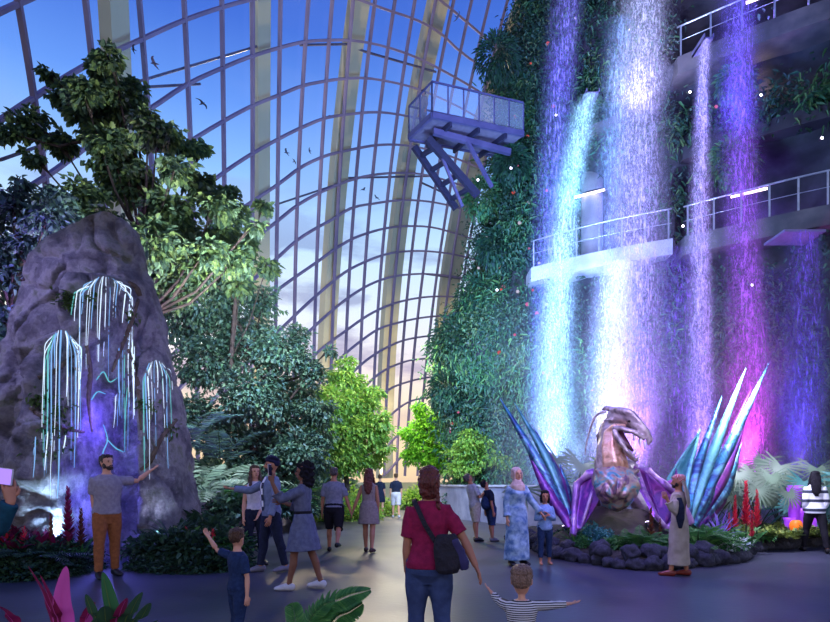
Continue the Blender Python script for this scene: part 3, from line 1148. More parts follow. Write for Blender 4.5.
    r0 = [bm.verts.new((x, y, .5)) for x, y in pts]
    r1 = [bm.verts.new((min(17.2, x + 3.2), y + 4.5, .5)) for x, y in pts]
    for i in range(20):
        bm.faces.new((r0[i], r0[i + 1], r1[i + 1], r1[i]))
    tag(link('pool', bm_mesh(bm, 'pool'), pm), kind='structure')
# ------------------------------------------------------------------ glowing rock at the left
RK = [(575, -80, 198), (500, -58, 195), (450, -42, 189), (400, -18, 177), (340, 13, 165), (300, 23, 155), (265, 35, 146), (245, 47, 141), (232, 74, 136), (224, 98, 130), (221, 107, 124)]
RYC = 11.7


def rock_depth(z):
    return interp(z, [0, 2, 4, 5.6, 6.2], [1.15, 1.05, .85, .6, .42])


def rock_relief(px, py):
    """bulges (+) and hollows (-) of the carved face"""
    d = 0.0
    # hollow in the middle
    hx = interp(py, [330, 380, 430, 500, 560], [128, 112, 108, 104, 102])
    hw = interp(py, [330, 360, 400, 450, 560], [3, 12, 20, 24, 26])
    d -= .95 * sstep(hw + 5, hw - 5, abs(px - hx)) * sstep(330, 365, py)
    # hanging drop shaped boulder
    w = interp(py, [272, 282, 300, 330, 360, 390, 400], [4, 22, 29, 27, 18, 7, 0.1])
    d += .95 * sstep(w + 4, w - 9, abs(px - interp(py, [280, 400], [107, 98]))) * sstep(270, 290, py) * sstep(402, 388, py)
    # left bulge
    w = interp(py, [325, 345, 380, 430, 500, 560], [4, 20, 27, 32, 38, 44])
    d += .7 * sstep(w + 6, w - 9, abs(px - interp(py, [330, 500], [66, 50]))) * sstep(322, 350, py)
    # low round boulder under the left bulge
    d += .35 * sstep(1, .6, math.hypot((px - 62) / 34, (py - 455) / 42))
    # right bulge
    w = interp(py, [355, 372, 400, 470, 560], [3, 15, 19, 20, 24])
    d += .6 * sstep(w + 5, w - 7, abs(px - interp(py, [360, 500], [157, 166]))) * sstep(353, 375, py)
    # grooves
    d -= .12 * sstep(.12, 0, abs(noise.noise(V(px * .022, py * .022, 3.3)))) 
    return d


def build_rock():
    m, nt, out = new_mat('carved_rock')
    b = N(nt, 'ShaderNodeBsdfPrincipled', Roughness=.8)
    tc = N(nt, 'ShaderNodeTexCoord')
    n1 = N(nt, 'ShaderNodeTexNoise', Scale=2.2, Detail=8.0, Roughness=.65)
    n2 = N(nt, 'ShaderNodeTexNoise', Scale=7.0, Detail=8.0, Roughness=.7, Distortion=1.5)
    for n in (n1, n2):
        nt.links.new(tc.outputs['Object'], n.inputs['Vector'])
    nt.links.new(ramp(nt, n1.outputs[0], [(.3, srgb(64, 62, 76)), (.45, srgb(112, 106, 120)), (.56, srgb(150, 144, 152)), (.68, srgb(108, 112, 98)), (.78, srgb(170, 162, 168))]), b.inputs['Base Color'])
    bp = N(nt, 'ShaderNodeBump', Strength=1.0, Distance=.12)
    nt.links.new(n2.outputs[0], bp.inputs['Height'])
    nt.links.new(bp.outputs[0], b.inputs['Normal'])
    nt.links.new(b.outputs[0], out.inputs[0])
    nth, nz = 200, 170
    pys = [q[0] for q in RK][::-1]
    vs, fs = [], []
    for j in range(nz + 1):
        py = 575 + (221 - 575) * j / nz
        xl = interp(py, pys, [q[1] for q in RK][::-1])
        xr = interp(py, pys, [q[2] for q in RK][::-1])
        Z0 = RYC
        z = CAMH + (HY - py) / F * Z0
        d = rock_depth(z)
        cx, hw = ((xl + xr) / 2 - CX) / F * Z0, (xr - xl) / 2 / F * Z0
        for i in range(nth):
            th = 2 * PI * i / nth
            c, s = math.cos(th), math.sin(th)
            ex = .75
            x = cx + hw * math.copysign(abs(c) ** ex, c)
            y = RYC + d * math.copysign(abs(s) ** ex, s)
            p = V(x, y, z)
            if s < 0:
                yq = y - .15
                y -= rock_relief(CX + x / yq * F, HY - (z - CAMH) / yq * F) * min(1, -s * 2.2)
            k = .13 * fbm((x * .9, y * .9, z * .9), 5) + .07 * fbm((x * 2.6, y * 2.6, z * 1.8), 5) - .09 * sstep(.1, 0, abs(noise.noise(V(x * 1.3, y * 1.3, z * .8 + 3))))
            edge = 1 if j < nz - 6 else (nz - j) / 6
            x += c * k * edge * .7
            y += s * k * 1.4
            vs.append((x, y, max(z, 0) if j else -.05))
    for j in range(nz):
        for i in range(nth):
            a, b2 = j * nth + i, j * nth + (i + 1) % nth
            fs.append((a, b2, b2 + nth, a + nth))
    fs = np.array(fs)
    me = np_mesh('rock', np.array(vs), fs, smooth=True)
    t = thing('glowing_rock', 'tall carved rock draped with glowing blue white strands at the left', 'rock', (0, 0, 0))
    link('boulder', me, m, t)
    bm = bmesh.new()
    r = [bm.verts.new(v) for v in vs[nz * nth:]]
    cen = bm.verts.new(np.mean(np.array(vs[nz * nth:]), axis=0) + np.array([0, 0, .08]))
    for i in range(nth):
        bm.faces.new((r[i], r[(i + 1) % nth], cen))
    link('summit', bm_mesh(bm, 'summit'), m, t)
    bvh = BVHTree.FromPolygons([Vector(v) for v in vs], fs.tolist())

    def hit(px, py, off=.035):
        # the strands lie on the carved face
        o = V(0, 0, CAMH)
        r = bvh.ray_cast(o, (P(px, py, 10.0) - o).normalized())
        if r[0] is None:
            return P(px, py, RYC)
        return r[0] + V(0, -off, 0)
    glow = [emit_mat('strand_white', srgb(206, 228, 255), 1.5), emit_mat('strand_blue', srgb(130, 180, 240), 1.1), emit_mat('strand_teal', srgb(120, 216, 216), .9)]
    def strand(pts, r, mm, name='glowing_strand', smin=0):
        bm = bmesh.new()
        n = len(pts)
        loft(bm, pts, [r * (.45 + .55 * math.sin(PI * min(1, .15 + .85 * (i + .5) / n))) for i in range(n)], 6)
        return link(name, bm_mesh(bm, name), mm, t)
    rs = random.Random(4)
    def curtain(starts, y1a, y1b, pull, n, r=.0095, cx=None):
        xs = np.linspace(0, len(starts) - 1, n)
        y_top = min(q[1] for q in starts)
        for k, q in enumerate(xs):
            i = min(int(q), len(starts) - 2)
            f = q - i
            px = starts[i][0] * (1 - f) + starts[i + 1][0] * f + rs.uniform(-2.2, 2.2)
            py = starts[i][1] * (1 - f) + starts[i + 1][1] * f
            ye = y1a + (y1b - y1a) * rs.random() ** 1.3 - (18 if rs.random() < .3 else 0)
            x0 = px + ((cx - px) * .42 if cx else 0)
            pts = []
            ph = rs.uniform(0, 6)
            ys0 = y_top + (py - y_top) * (.35 if cx else 1)
            for s in np.linspace(0, 1, 20):
                yy = ys0 + (ye - ys0) * s ** 1.45
                spread = sstep(0, .3, s)
                pts.append(hit(x0 + (px - x0) * spread + pull * s + .9 * math.sin(ph + s * 4) * s, yy, .055 + .03 * (k % 2)))
            strand(pts, r * (rs.uniform(.85, 1.3) if rs.random() < .55 else rs.uniform(.4, .7)), glow[0 if rs.random() < .6 else (1 if rs.random() < .75 else 2)])
    curtain([(78, 312), (83, 292), (95, 281), (108, 278), (122, 283), (131, 296), (134, 312)], 312, 384, -3, 20, cx=107)
    curtain([(46, 368), (52, 345), (62, 331), (72, 335), (82, 352), (86, 375)], 386, 478, -2, 20, cx=64)
    curtain([(143, 385), (149, 369), (157, 361), (165, 366), (171, 384)], 405, 482, 2, 14, cx=157)
    curtain([(121, 348), (127, 336), (133, 340), (137, 355)], 378, 425, 0, 7, .011)
    curtain([(118, 395), (128, 388), (138, 398)], 425, 462, -3, 5, .010)
    curtain([(36, 440), (50, 432), (66, 436)], 470, 500, -2, 7, .010)
    # teal wisps in the hollow
    for pts in ([(104, 425), (108, 440), (103, 455), (108, 470), (112, 490)], [(108, 440), (116, 448), (124, 452)], [(97, 380), (104, 372), (110, 382), (118, 378)],
                [(112, 490), (118, 505), (116, 525), (121, 552)], [(92, 400), (98, 392), (106, 394)]):
        pp = smooth_path([(*q,) for q in pts], 14)
        strand([hit(x, y, .02) for x, y in pp], .012, glow[2], 'glowing_vein')
    root = mat('rock_root', srgb(76, 62, 56), srgb(98, 84, 70), rough=.9, bump=.5, scale=9)
    for pts, r in (([(38, 378), (52, 372), (66, 362), (74, 356)], .05), ([(86, 345), (90, 372), (88, 402), (92, 432)], .05), ([(138, 300), (131, 322), (122, 345), (112, 372)], .05),
                   ([(30, 408), (44, 418), (62, 428), (84, 432)], .045), ([(128, 350), (136, 372), (139, 398), (141, 430)], .04), ([(140, 296), (136, 288), (128, 282)], .06), ([(176, 420), (160, 440), (150, 462), (140, 470)], .05)):
        pp = smooth_path(pts, 14)
        strand([hit(x, y, .0) for x, y in pp], r, root, 'root')
    ledge_leaves = leaf_mat('rock_moss', [srgb(74, 96, 52), srgb(96, 118, 60), srgb(60, 82, 58)])
    pos, ax = [], []
    for (px, py, r, n) in ((70, 300, 9, 60), (92, 298, 6, 30), (40, 400, 9, 40), (62, 412, 14, 60), (133, 318, 5, 30), (150, 405, 9, 50), (60, 440, 20, 70), (170, 430, 8, 40)):
        for _ in range(n):
            q = hit(px + random.gauss(0, r * .6), py + random.gauss(0, r * .5), .01)
            pos.append(q[:])
            ax.append((random.gauss(0, .6), -1, random.gauss(-.3, .6)))
    n = len(pos)
    o = link('moss', leaves('moss', pos, ax, [(0, -.3, 1)] * n, .12, .05, .3, .3), ledge_leaves, t)
    o['kind'] = 'stuff'


# ------------------------------------------------------------------ trees
LEAFM = {}


def build_leaf_mats():
    LEAFM['tall'] = leaf_mat('tall_tree_leaves', [srgb(60, 88, 70), srgb(88, 116, 76), srgb(120, 144, 84), srgb(54, 78, 76), srgb(94, 122, 96)])
    LEAFM['blue'] = leaf_mat('blue_shade_leaves', [srgb(62, 84, 104), srgb(76, 108, 114), srgb(84, 116, 100), srgb(56, 74, 88)])
    LEAFM['mid'] = leaf_mat('middle_leaves', [srgb(54, 86, 74), srgb(78, 112, 84), srgb(52, 82, 88), srgb(104, 130, 104), srgb(70, 100, 104)])
    LEAFM['lime'] = leaf_mat('lime_leaves', [srgb(120, 162, 66), srgb(148, 186, 74), srgb(96, 146, 62), srgb(176, 200, 96), srgb(110, 150, 84)], trans=.45)
    LEAFM['bright'] = leaf_mat('bright_leaves', [srgb(116, 180, 48), srgb(140, 204, 60), srgb(92, 160, 48)], trans=.45)
    LEAFM['dark'] = leaf_mat('dark_bush_leaves', [srgb(36, 60, 46), srgb(50, 80, 56), srgb(60, 94, 66), srgb(42, 66, 62)])
    LEAFM['fresh'] = leaf_mat('fresh_leaves', [srgb(58, 116, 60), srgb(80, 142, 70), srgb(50, 98, 64), srgb(104, 158, 82)])
    LEAFM['pale'] = leaf_mat('pale_fan_leaves', [srgb(122, 146, 122), srgb(104, 130, 112), srgb(140, 158, 138)], rough=.4, trans=.2)
    LEAFM['teal'] = leaf_mat('teal_leaves', [srgb(66, 132, 128), srgb(90, 156, 146), srgb(50, 106, 116)])
    LEAFM['red'] = leaf_mat('red_bracts', [srgb(206, 42, 66), srgb(226, 66, 84), srgb(176, 30, 60)])
    LEAFM['magenta'] = leaf_mat('magenta_leaves', [srgb(112, 26, 60), srgb(150, 36, 84), srgb(82, 22, 48)])
    LEAFM['pink'] = leaf_mat('pink_leaf', [srgb(222, 100, 178), srgb(206, 84, 168)])
    LEAFM['violet'] = leaf_mat('violet_leaves', [srgb(126, 96, 190), srgb(150, 120, 214), srgb(100, 84, 170)])
    LEAFM['moss'] = leaf_mat('moss_cover', [srgb(120, 136, 58), srgb(148, 160, 76), srgb(98, 118, 56), srgb(84, 104, 60)])
    LEAFM['brown'] = leaf_mat('brown_bracts', [srgb(96, 52, 40), srgb(126, 70, 44), srgb(80, 44, 44)])
    LEAFM['white'] = leaf_mat('white_flowers', [srgb(210, 214, 216), srgb(180, 196, 198)])
    LEAFM['bark'] = mat('tree_bark', srgb(70, 58, 56), srgb(48, 42, 46), rough=.9, scale=8, bump=.6)
    LEAFM['stem'] = mat('green_stem', srgb(72, 96, 56), srgb(52, 76, 48), rough=.7)


def tree(name, label, base, blobs, n, L, W, key, trunk_r=.18, shell=.55, group=None, droop=.35, upright=False, clump=22, cfrac=.3):
    """crown of leafy masses (pixel x, pixel y, pixel radius, depth) on a forked trunk"""
    t = thing(name, label, 'tree', base, 0, group)
    B = Vector(base)
    cs = [(P(a, b, Z), r / F * Z) for a, b, r, Z in blobs]
    wts = np.array([r ** 2 for _, r in cs])
    wts = wts / wts.sum()
    pos, ax, up = [], [], []
    for (c, r), w in zip(cs, wts):
        k = max(30, int(n * w))
        # smaller clumps inside each mass
        nc = max(4, int(k / clump))
        cd = rand_dirs(nc) * (r * RNG.uniform(.35, 1.0, nc)[:, None]) * np.array([1, .9, .8])
        ids = RNG.integers(0, nc, k)
        cr = r * cfrac + .10
        off = rand_dirs(k) * (cr * RNG.uniform(.2, 1, k) ** .6)[:, None] * np.array([1.2, 1.2, .55])
        p = np.array(c[:]) - np.array(B[:]) + cd[ids] + off
        pos.append(p)
        d = nrm(off + cd[ids] * .5) + RNG.normal(size=(k, 3)) * .5 + np.array([0, 0, -droop])
        if upright: d = d + np.array([0, 0, .5])
        ax.append(d)
        up.append(RNG.normal(size=(k, 3)) * .35 + np.array([0, 0, 1]))
    pos = np.concatenate(pos); ax = np.concatenate(ax); up = np.concatenate(up)
    pos[:, 2] = np.maximum(pos[:, 2], .05 - B.z)
    k = len(pos)
    link('foliage', leaves('foliage', pos, ax, up, L * RNG.uniform(.6, 1.3, k), W * RNG.uniform(.7, 1.2, k), .3, .25), LEAFM[key], t)
    bm = bmesh.new()
    top = max(cs, key=lambda q: q[0].z)[0] - B
    cen = sum((c for c, _ in cs), V(0, 0, 0)) / len(cs) - B
    spine = []
    for i in range(9):
        f = i / 8
        q = V(0, 0, 0).lerp(V(cen.x, cen.y, cen.z), min(1, f * 1.6)) if f < .62 else V(cen.x, cen.y, cen.z).lerp(top, (f - .62) / .38)
        spine.append(q + V(math.sin(i * 1.7) * .08, math.cos(i * 1.3) * .08, 0))
    loft(bm, spine, [trunk_r * (1 - .82 * i / 8) * (1.25 if i == 0 else 1) for i in range(9)], 9)
    for c, r in cs:
        e = c - B
        s = min(spine, key=lambda q: (q - (e - V(0, 0, e.z * .25))).length)
        mid = s.lerp(e, .5) + V(0, 0, -.12 * (e - s).length)
        loft(bm, [s, mid, e], [trunk_r * .26, trunk_r * .18, trunk_r * .08], 6)
        for q in range(5):
            d = Vector(rand_dirs(1, (0, 0, .2))[0]) * r * .85
            loft(bm, [e.lerp(mid, .25), e + d * .5, e + d], [trunk_r * .12, trunk_r * .08, trunk_r * .03], 5)
    link('trunk', bm_mesh(bm, 'trunk'), LEAFM['bark'], t)
    return t


def build_trees():
    Z = 16.0
    tall = [(105, 72, 16), (62, 96, 17), (50, 74, 8), (84, 95, 17), (112, 62, 13), (116, 98, 23), (94, 120, 22), (138, 94, 12), (148, 122, 15), (30, 126, 18), (12, 134, 13), (60, 142, 16),
            (112, 148, 27), (158, 134, 21), (182, 146, 15), (202, 150, 8), (174, 168, 18), (130, 184, 26), (82, 196, 20), (200, 188, 16), (216, 208, 19), (238, 214, 14), (172, 212, 26), (222, 236, 18), (252, 226, 8),
            (36, 158, 10), (150, 246, 30), (196, 264, 30), (236, 262, 19), (62, 206, 24), (100, 222, 24), (176, 290, 24), (158, 276, 20), (206, 250, 20)]
    tree('broadleaf_tree', 'tallest broadleaf tree with open light green crown behind the glowing rock', G(160, 16.6), [(a, b, r * .92, Z + random.uniform(-1, 1)) for a, b, r in tall], 21000, .18, .135, 'tall', .2, clump=34, cfrac=.24)
    left = [(14, 206, 22), (46, 218, 22), (10, 246, 28), (30, 286, 26), (4, 320, 24), (-14, 270, 30), (-16, 350, 40), (66, 226, 16), (-12, 205, 18), (4, 396, 30), (18, 180, 8), (34, 246, 22), (20, 262, 24), (58, 204, 16)]
    tree('shade_tree', 'bluish dark leafy tree at the far left edge behind the rock', G(-30, 14.2), [(a, b, r, 14.0 + random.uniform(-.6, .6)) for a, b, r in left], 11000, .15, .10, 'blue', .18)
    mid = [(205, 306, 30), (242, 330, 30), (276, 352, 27), (298, 336, 12), (212, 362, 34), (252, 396, 34), (292, 396, 26), (226, 288, 22), (262, 302, 18), (184, 326, 26), (192, 416, 28), (284, 432, 28), (312, 372, 16), (316, 410, 20), (228, 436, 28),
           (302, 356, 8), (328, 352, 6), (300, 450, 24), (256, 452, 22), (316, 462, 16), (238, 466, 18), (282, 468, 16), (318, 436, 14)]
    tree('broadleaf_tree', 'dense dark green tree in the middle left between tall tree and lime tree', G(245, 18.6), [(a, b, r, 18.0 + random.uniform(-1, .8)) for a, b, r in mid], 30000, .14, .09, 'mid', .2)
    edge = [(262, 206, 7), (228, 196, 8), (245, 246, 12), (266, 268, 9), (212, 250, 16), (180, 236, 18), (240, 286, 12)]
    tree('slender_tree', 'slender tree whose outer twigs stand against the glass beside the tall tree', G(236, 17.8), [(a, b, r, 17.4) for a, b, r in edge], 2600, .19, .14, 'tall', .1)
    lime = [(345, 364, 10), (342, 380, 16), (356, 384, 12), (334, 400, 20), (358, 406, 22), (322, 424, 22), (346, 432, 28), (372, 430, 18), (316, 448, 20), (340, 458, 24), (366, 456, 20), (382, 420, 9), (312, 400, 12), (376, 396, 8), (384, 446, 8)]
    tree('lime_tree', 'sunlit lime green tree beside the bright path, larger of the two', G(345, 25), [(a, b, r, 24.5 + random.uniform(-.8, .8)) for a, b, r in lime], 15000, .18, .10, 'lime', .13)
    br = [(421, 410, 8), (426, 424, 13), (440, 426, 13), (412, 434, 11), (428, 446, 17), (446, 446, 12), (412, 456, 10), (436, 464, 14), (452, 436, 7)]
    tree('lime_tree', 'small bright green tree at the end of the path, before the cliff foot', G(428, 32), [(a, b, r, 31.5) for a, b, r in br], 6000, .22, .11, 'bright', .11)
    sh = [(462, 452, 13), (474, 440, 14), (470, 464, 12), (486, 458, 14), (502, 462, 11), (458, 470, 9)]
    tree('shrub', 'pale olive shrub behind the low wall at the cliff foot', G(474, 24.3), [(a, b, r, 24.2) for a, b, r in sh], 2600, .16, .08, 'lime', .06)


# ------------------------------------------------------------------ smaller plants
def bush_mesh(n, r, L, W, flat=.8, droop=.3):
    d = rand_dirs(n, (0, 0, .55))
    d[:, 2] = np.abs(d[:, 2])
    rr = r * RNG.uniform(.45, 1.0, n)[:, None]
    lump = np.array([1 + .3 * noise.noise(Vector(q) * 2.1) for q in d])[:, None]
    pos = d * rr * lump * np.array([1, 1, flat])
    return leaves('foliage', pos, d + RNG.normal(size=(n, 3)) * .45 + np.array([0, 0, -droop]), RNG.normal(size=(n, 3)) * .3 + np.array([0, 0, 1]),
                  L * RNG.uniform(.6, 1.3, n), W * RNG.uniform(.7, 1.2, n), .3, .25)


def frond_mesh(nf, L, leaf, tilt=(.5, 1.2), droop=1.3, nl=16, w=.028, seed=1):
    rs = random.Random(seed)
    pos, ax, up, ll = [], [], [], []
    stems = []
    for k in range(nf):
        az = 2 * PI * (k + rs.uniform(-.3, .3)) / nf
        pts = arch_pts((0, 0, 0), az, rs.uniform(*tilt), L * rs.uniform(.75, 1.15), droop * rs.uniform(.7, 1.2), 14)
        stems.append((pts, .025, lambda t: 1 - .8 * t))
        for i in range(nl):
            f = .12 + .86 * i / (nl - 1)
            q = f * 14
            a = min(int(q), 13)
            p = pts[a].lerp(pts[a + 1], q - a)
            tt = (pts[a + 1] - pts[a]).normalized()
            s = tt.cross(V(0, 0, 1)).normalized()
            u = s.cross(tt)
            le = leaf * math.sin(PI * min(1, .18 + .8 * f)) ** .8
            for sg in (-1, 1):
                pos.append(p[:]); ax.append((s * sg + tt * .55 - u * .12)[:]); up.append(u[:]); ll.append(le)
    n = len(pos)
    fo = leaves('foliage', pos, ax, up, np.array(ll), w, .15, .12)
    return fo, ribbons('stems', stems, fold=.1)


def fan_mesh(nl, R, stalk, seed=1, blades=18, span=4.6, face=None):
    """fan palm: stalks ending in pleated, toothed, nearly round leaves"""
    rs = random.Random(seed)
    vs, fs, stems = [], [], []
    for k in range(nl):
        az = 2 * PI * (k + rs.uniform(-.3, .3)) / nl if face is None else face + 3.4 * ((k + .5) / nl - .5) + rs.uniform(-.15, .15)
        pts = arch_pts((0, 0, 0), az, rs.uniform(.75, 1.35), stalk * rs.uniform(.7, 1.2), rs.uniform(.3, .9), 8)
        stems.append((pts, .03, lambda t: 1 - .4 * t))
        c = pts[-1]
        t = (pts[-1] - pts[-2]).normalized()
        out = V(math.cos(az), math.sin(az), 0)
        nrmv = (out * .8 + V(0, -.5, .45) + V(rs.gauss(0, .2), rs.gauss(0, .2), 0)).normalized()
        ax = (out * .8 - V(0, 0, .55))
        ax = (ax - nrmv * ax.dot(nrmv)).normalized()
        sd = nrmv.cross(ax)
        r = R * rs.uniform(.75, 1.15)
        k0 = len(vs)
        vs.append(c[:])
        for i in range(blades * 2 + 1):
            a = -span / 2 + span * i / (blades * 2)
            hi = i % 2
            d = ax * math.cos(a) + sd * math.sin(a)
            vs.append((c + d * r * (.72 if hi else .26) + nrmv * (.05 * r * (1 if hi else -1)))[:])
        for i in range(blades):
            a = -span / 2 + span * (i + .5) / blades
            d = ax * math.cos(a) + sd * math.sin(a)
            vs.append((c + d * r * (1 - .12 * abs(a) / span) - nrmv * .12 * r)[:])
        nb = blades * 2 + 1
        for i in range(blades):
            a0, a1, a2 = k0 + 1 + 2 * i, k0 + 2 + 2 * i, k0 + 3 + 2 * i
            tip = k0 + 1 + nb + i
            fs += [(k0, a0, a1, a1), (k0, a1, a2, a2), (a0, tip, a1, a1), (a1, tip, a2, a2)]
    fs3 = np.array([f[:3] for f in fs])
    return np_mesh('fan_leaves', np.array(vs), fs3), ribbons('stalks', stems, fold=.1)


def rosette_mesh(n, L, W, tilt=(.5, 1.3), droop=1.0, prof=PROF_STRAP, seed=1, inner=.02):
    rs = random.Random(seed)
    sp = []
    for k in range(n):
        az = k * 2.399 + rs.uniform(-.2, .2)
        f = k / n
        sp.append((arch_pts((inner * math.cos(az), inner * math.sin(az), 0), az, tilt[0] + (tilt[1] - tilt[0]) * f, L * rs.uniform(.75, 1.15), droop * rs.uniform(.6, 1.2)), W * rs.uniform(.8, 1.15), prof))
    return ribbons('rosette', sp)


def spike_mesh(h, n, L, W, seed=1):
    """tall flower spike of stacked bracts"""
    rs = random.Random(seed)
    pos, ax, up = [], [], []
    for i in range(n):
        f = i / n
        az = i * 2.399
        z = h * (.25 + .75 * f)
        d = V(math.cos(az), math.sin(az), 0)
        pos.append((d * .012 + V(0, 0, z))[:])
        ax.append((d + V(0, 0, .7 + f))[:])
        up.append((V(0, 0, 1) - d * .3)[:])
    k = np.array([1 - .65 * i / n for i in range(n)])
    return leaves('bracts', pos, ax, up, L * k, W * k, .4, -.15)


def stem_mesh(h, r):
    bm = bmesh.new()
    loft(bm, [(0, 0, 0), (.01, 0, h * .5), (0, 0, h)], [r, r * .85, r * .5], 7)
    return bm_mesh(bm, 'stem')


PR = {}


def proto(key, name, cat, parts):
    """first specimen of a plant, kept aside until it is placed"""
    t = thing(name, '', cat)
    for nm, me, mk in parts:
        link(nm, me, LEAFM[mk] if isinstance(mk, str) else mk, t)
    PR[key] = [t, False]


def plant(key, label, px, Z, s=1.0, rz=None, z=0.0, group=None):
    t, used = PR[key]
    loc = G(px, Z, z)
    rz = random.uniform(0, 6.28) if rz is None else rz
    if not used:
        PR[key][1] = True
        t.location = loc
        t.rotation_euler = (0, 0, rz)
        t.scale = (s, s, s)
        t['label'] = label
        if group: t['group'] = group
        return t
    o = dup(t, loc, rz, s, label, group)
    if not group and 'group' in o: del o['group']
    return o


def build_protos():
    f, s = frond_mesh(13, .95, .22, seed=2)
    proto('fern', 'fern', 'fern', [('fronds', f, 'fresh'), ('stems', s, 'stem')])
    f, s = frond_mesh(12, .9, .22, seed=3)
    proto('dark_fern', 'fern', 'fern', [('fronds', f, 'dark'), ('stems', s, 'stem')])
    f, s = frond_mesh(8, 2.3, .5, tilt=(.7, 1.35), droop=1.3, nl=13, w=.085, seed=5)
    proto('palm', 'palm', 'palm', [('fronds', f, 'pale'), ('stems', s, 'stem')])
    f, s = frond_mesh(8, 2.3, .5, tilt=(.6, 1.3), droop=1.4, nl=13, w=.085, seed=6)
    proto('blue_palm', 'palm', 'palm', [('fronds', f, 'blue'), ('stems', s, 'stem')])
    f, s = fan_mesh(10, .36, 1.15, seed=4, face=-PI / 2)
    proto('fan', 'fan_palm', 'palm', [('leaves', f, 'pale'), ('stalks', s, 'stem')])
    f, s = fan_mesh(9, .36, .8, seed=9, blades=14, face=-PI / 2)
    proto('teal_fan', 'fan_palm', 'palm', [('leaves', f, 'teal'), ('stalks', s, 'stem')])
    proto('bush', 'bush', 'bush', [('foliage', bush_mesh(520, .55, .15, .085), 'dark'), ('stem', stem_mesh(.35, .03), 'bark')])
    proto('fresh_bush', 'bush', 'bush', [('foliage', bush_mesh(480, .5, .14, .08), 'fresh'), ('stem', stem_mesh(.3, .03), 'bark')])
    proto('teal_bush', 'bush', 'bush', [('foliage', bush_mesh(620, .5, .11, .06), 'teal'), ('stem', stem_mesh(.3, .03), 'bark')])
    proto('hedge_bush', 'bush', 'bush', [('foliage', bush_mesh(900, 1.2, .26, .15, 1.0), 'mid'), ('stem', stem_mesh(.8, .06), 'bark')])
    proto('strap', 'spider_plant', 'plant', [('leaves', rosette_mesh(30, .62, .05, (.5, 1.4), 1.3, seed=3), 'dark')])
    proto('agave', 'bromeliad', 'plant', [('leaves', rosette_mesh(20, .55, .09, (.45, 1.35), .7, PROF_BLADE, seed=4), 'fresh')])
    proto('magenta', 'cordyline', 'plant', [('leaves', rosette_mesh(22, .6, .10, (.5, 1.45), .8, PROF_LEAF, seed=6), 'magenta'), ('stem', stem_mesh(.2, .025), 'stem')])
    proto('red_broad', 'bromeliad', 'plant', [('leaves', rosette_mesh(16, .42, .085, (.5, 1.35), .6, PROF_BLADE, seed=7), 'fresh'), ('flower', spike_mesh(.5, 22, .16, .06), 'red')])
    proto('violet', 'bromeliad', 'plant', [('leaves', rosette_mesh(34, .45, .045, (.3, 1.45), .35, PROF_BLADE, seed=8), 'violet')])
    proto('ginger', 'red_ginger', 'flower', [('bracts', spike_mesh(1.15, 70, .16, .085), 'red'), ('stem', stem_mesh(1.1, .02), 'stem'), ('leaves', rosette_mesh(7, .4, .09, (.6, 1.3), .8, PROF_LEAF, seed=9), 'fresh')])
    proto('brown_spike', 'heliconia', 'flower', [('bracts', spike_mesh(.95, 46, .17, .09), 'brown'), ('stem', stem_mesh(.9, .022), 'stem'), ('leaves', rosette_mesh(7, .4, .09, (.6, 1.3), .8, PROF_LEAF, seed=10), 'dark')])
    proto('pink_spike', 'ginger_lily', 'flower', [('bracts', spike_mesh(1.1, 60, .18, .09), 'magenta'), ('stem', stem_mesh(1.0, .022), 'stem'), ('leaves', rosette_mesh(7, .45, .09, (.6, 1.3), .8, PROF_LEAF, seed=12), 'dark')])
    proto('flowers', 'white_flowers', 'flower', [('petals', bush_mesh(160, .3, .085, .07, .8), 'white'), ('foliage', bush_mesh(160, .28, .12, .06, .7), 'fresh')])
    proto('broad', 'broadleaf_plant', 'plant', [('leaves', rosette_mesh(15, .62, .22, (.4, 1.35), 1.0, PROF_LEAF, seed=13), 'fresh'), ('stem', stem_mesh(.15, .02), 'stem')])


def outline_bed(name, label, pts, h, m, mound=.25, kind='structure'):
    """a low planted mound with the given outline"""
    path = smooth_path(pts + [pts[0]], 60)[:-1]
    c = np.mean(np.array(path), axis=0)
    bm = bmesh.new()
    rings = []
    for f, zz in ((1.0, 0.0), (.985, h * .6), (.93, h), (.7, h + mound * .5), (.4, h + mound), (.15, h + mound)):
        rings.append([bm.verts.new((c[0] + (x - c[0]) * f, c[1] + (y - c[1]) * f, zz + (.06 * fbm((x * 2, y * 2, f * 4), 3) if zz > 0 else 0))) for x, y in path])
    n = len(path)
    for a, b in zip(rings, rings[1:]):
        for k in range(n):
            bm.faces.new((a[k], a[(k + 1) % n], b[(k + 1) % n], b[k]))
    bm.faces.new(rings[-1])
    o = link(name, bm_mesh(bm, name), m)
    if kind == 'structure':
        o['kind'] = 'structure'
    return path, c


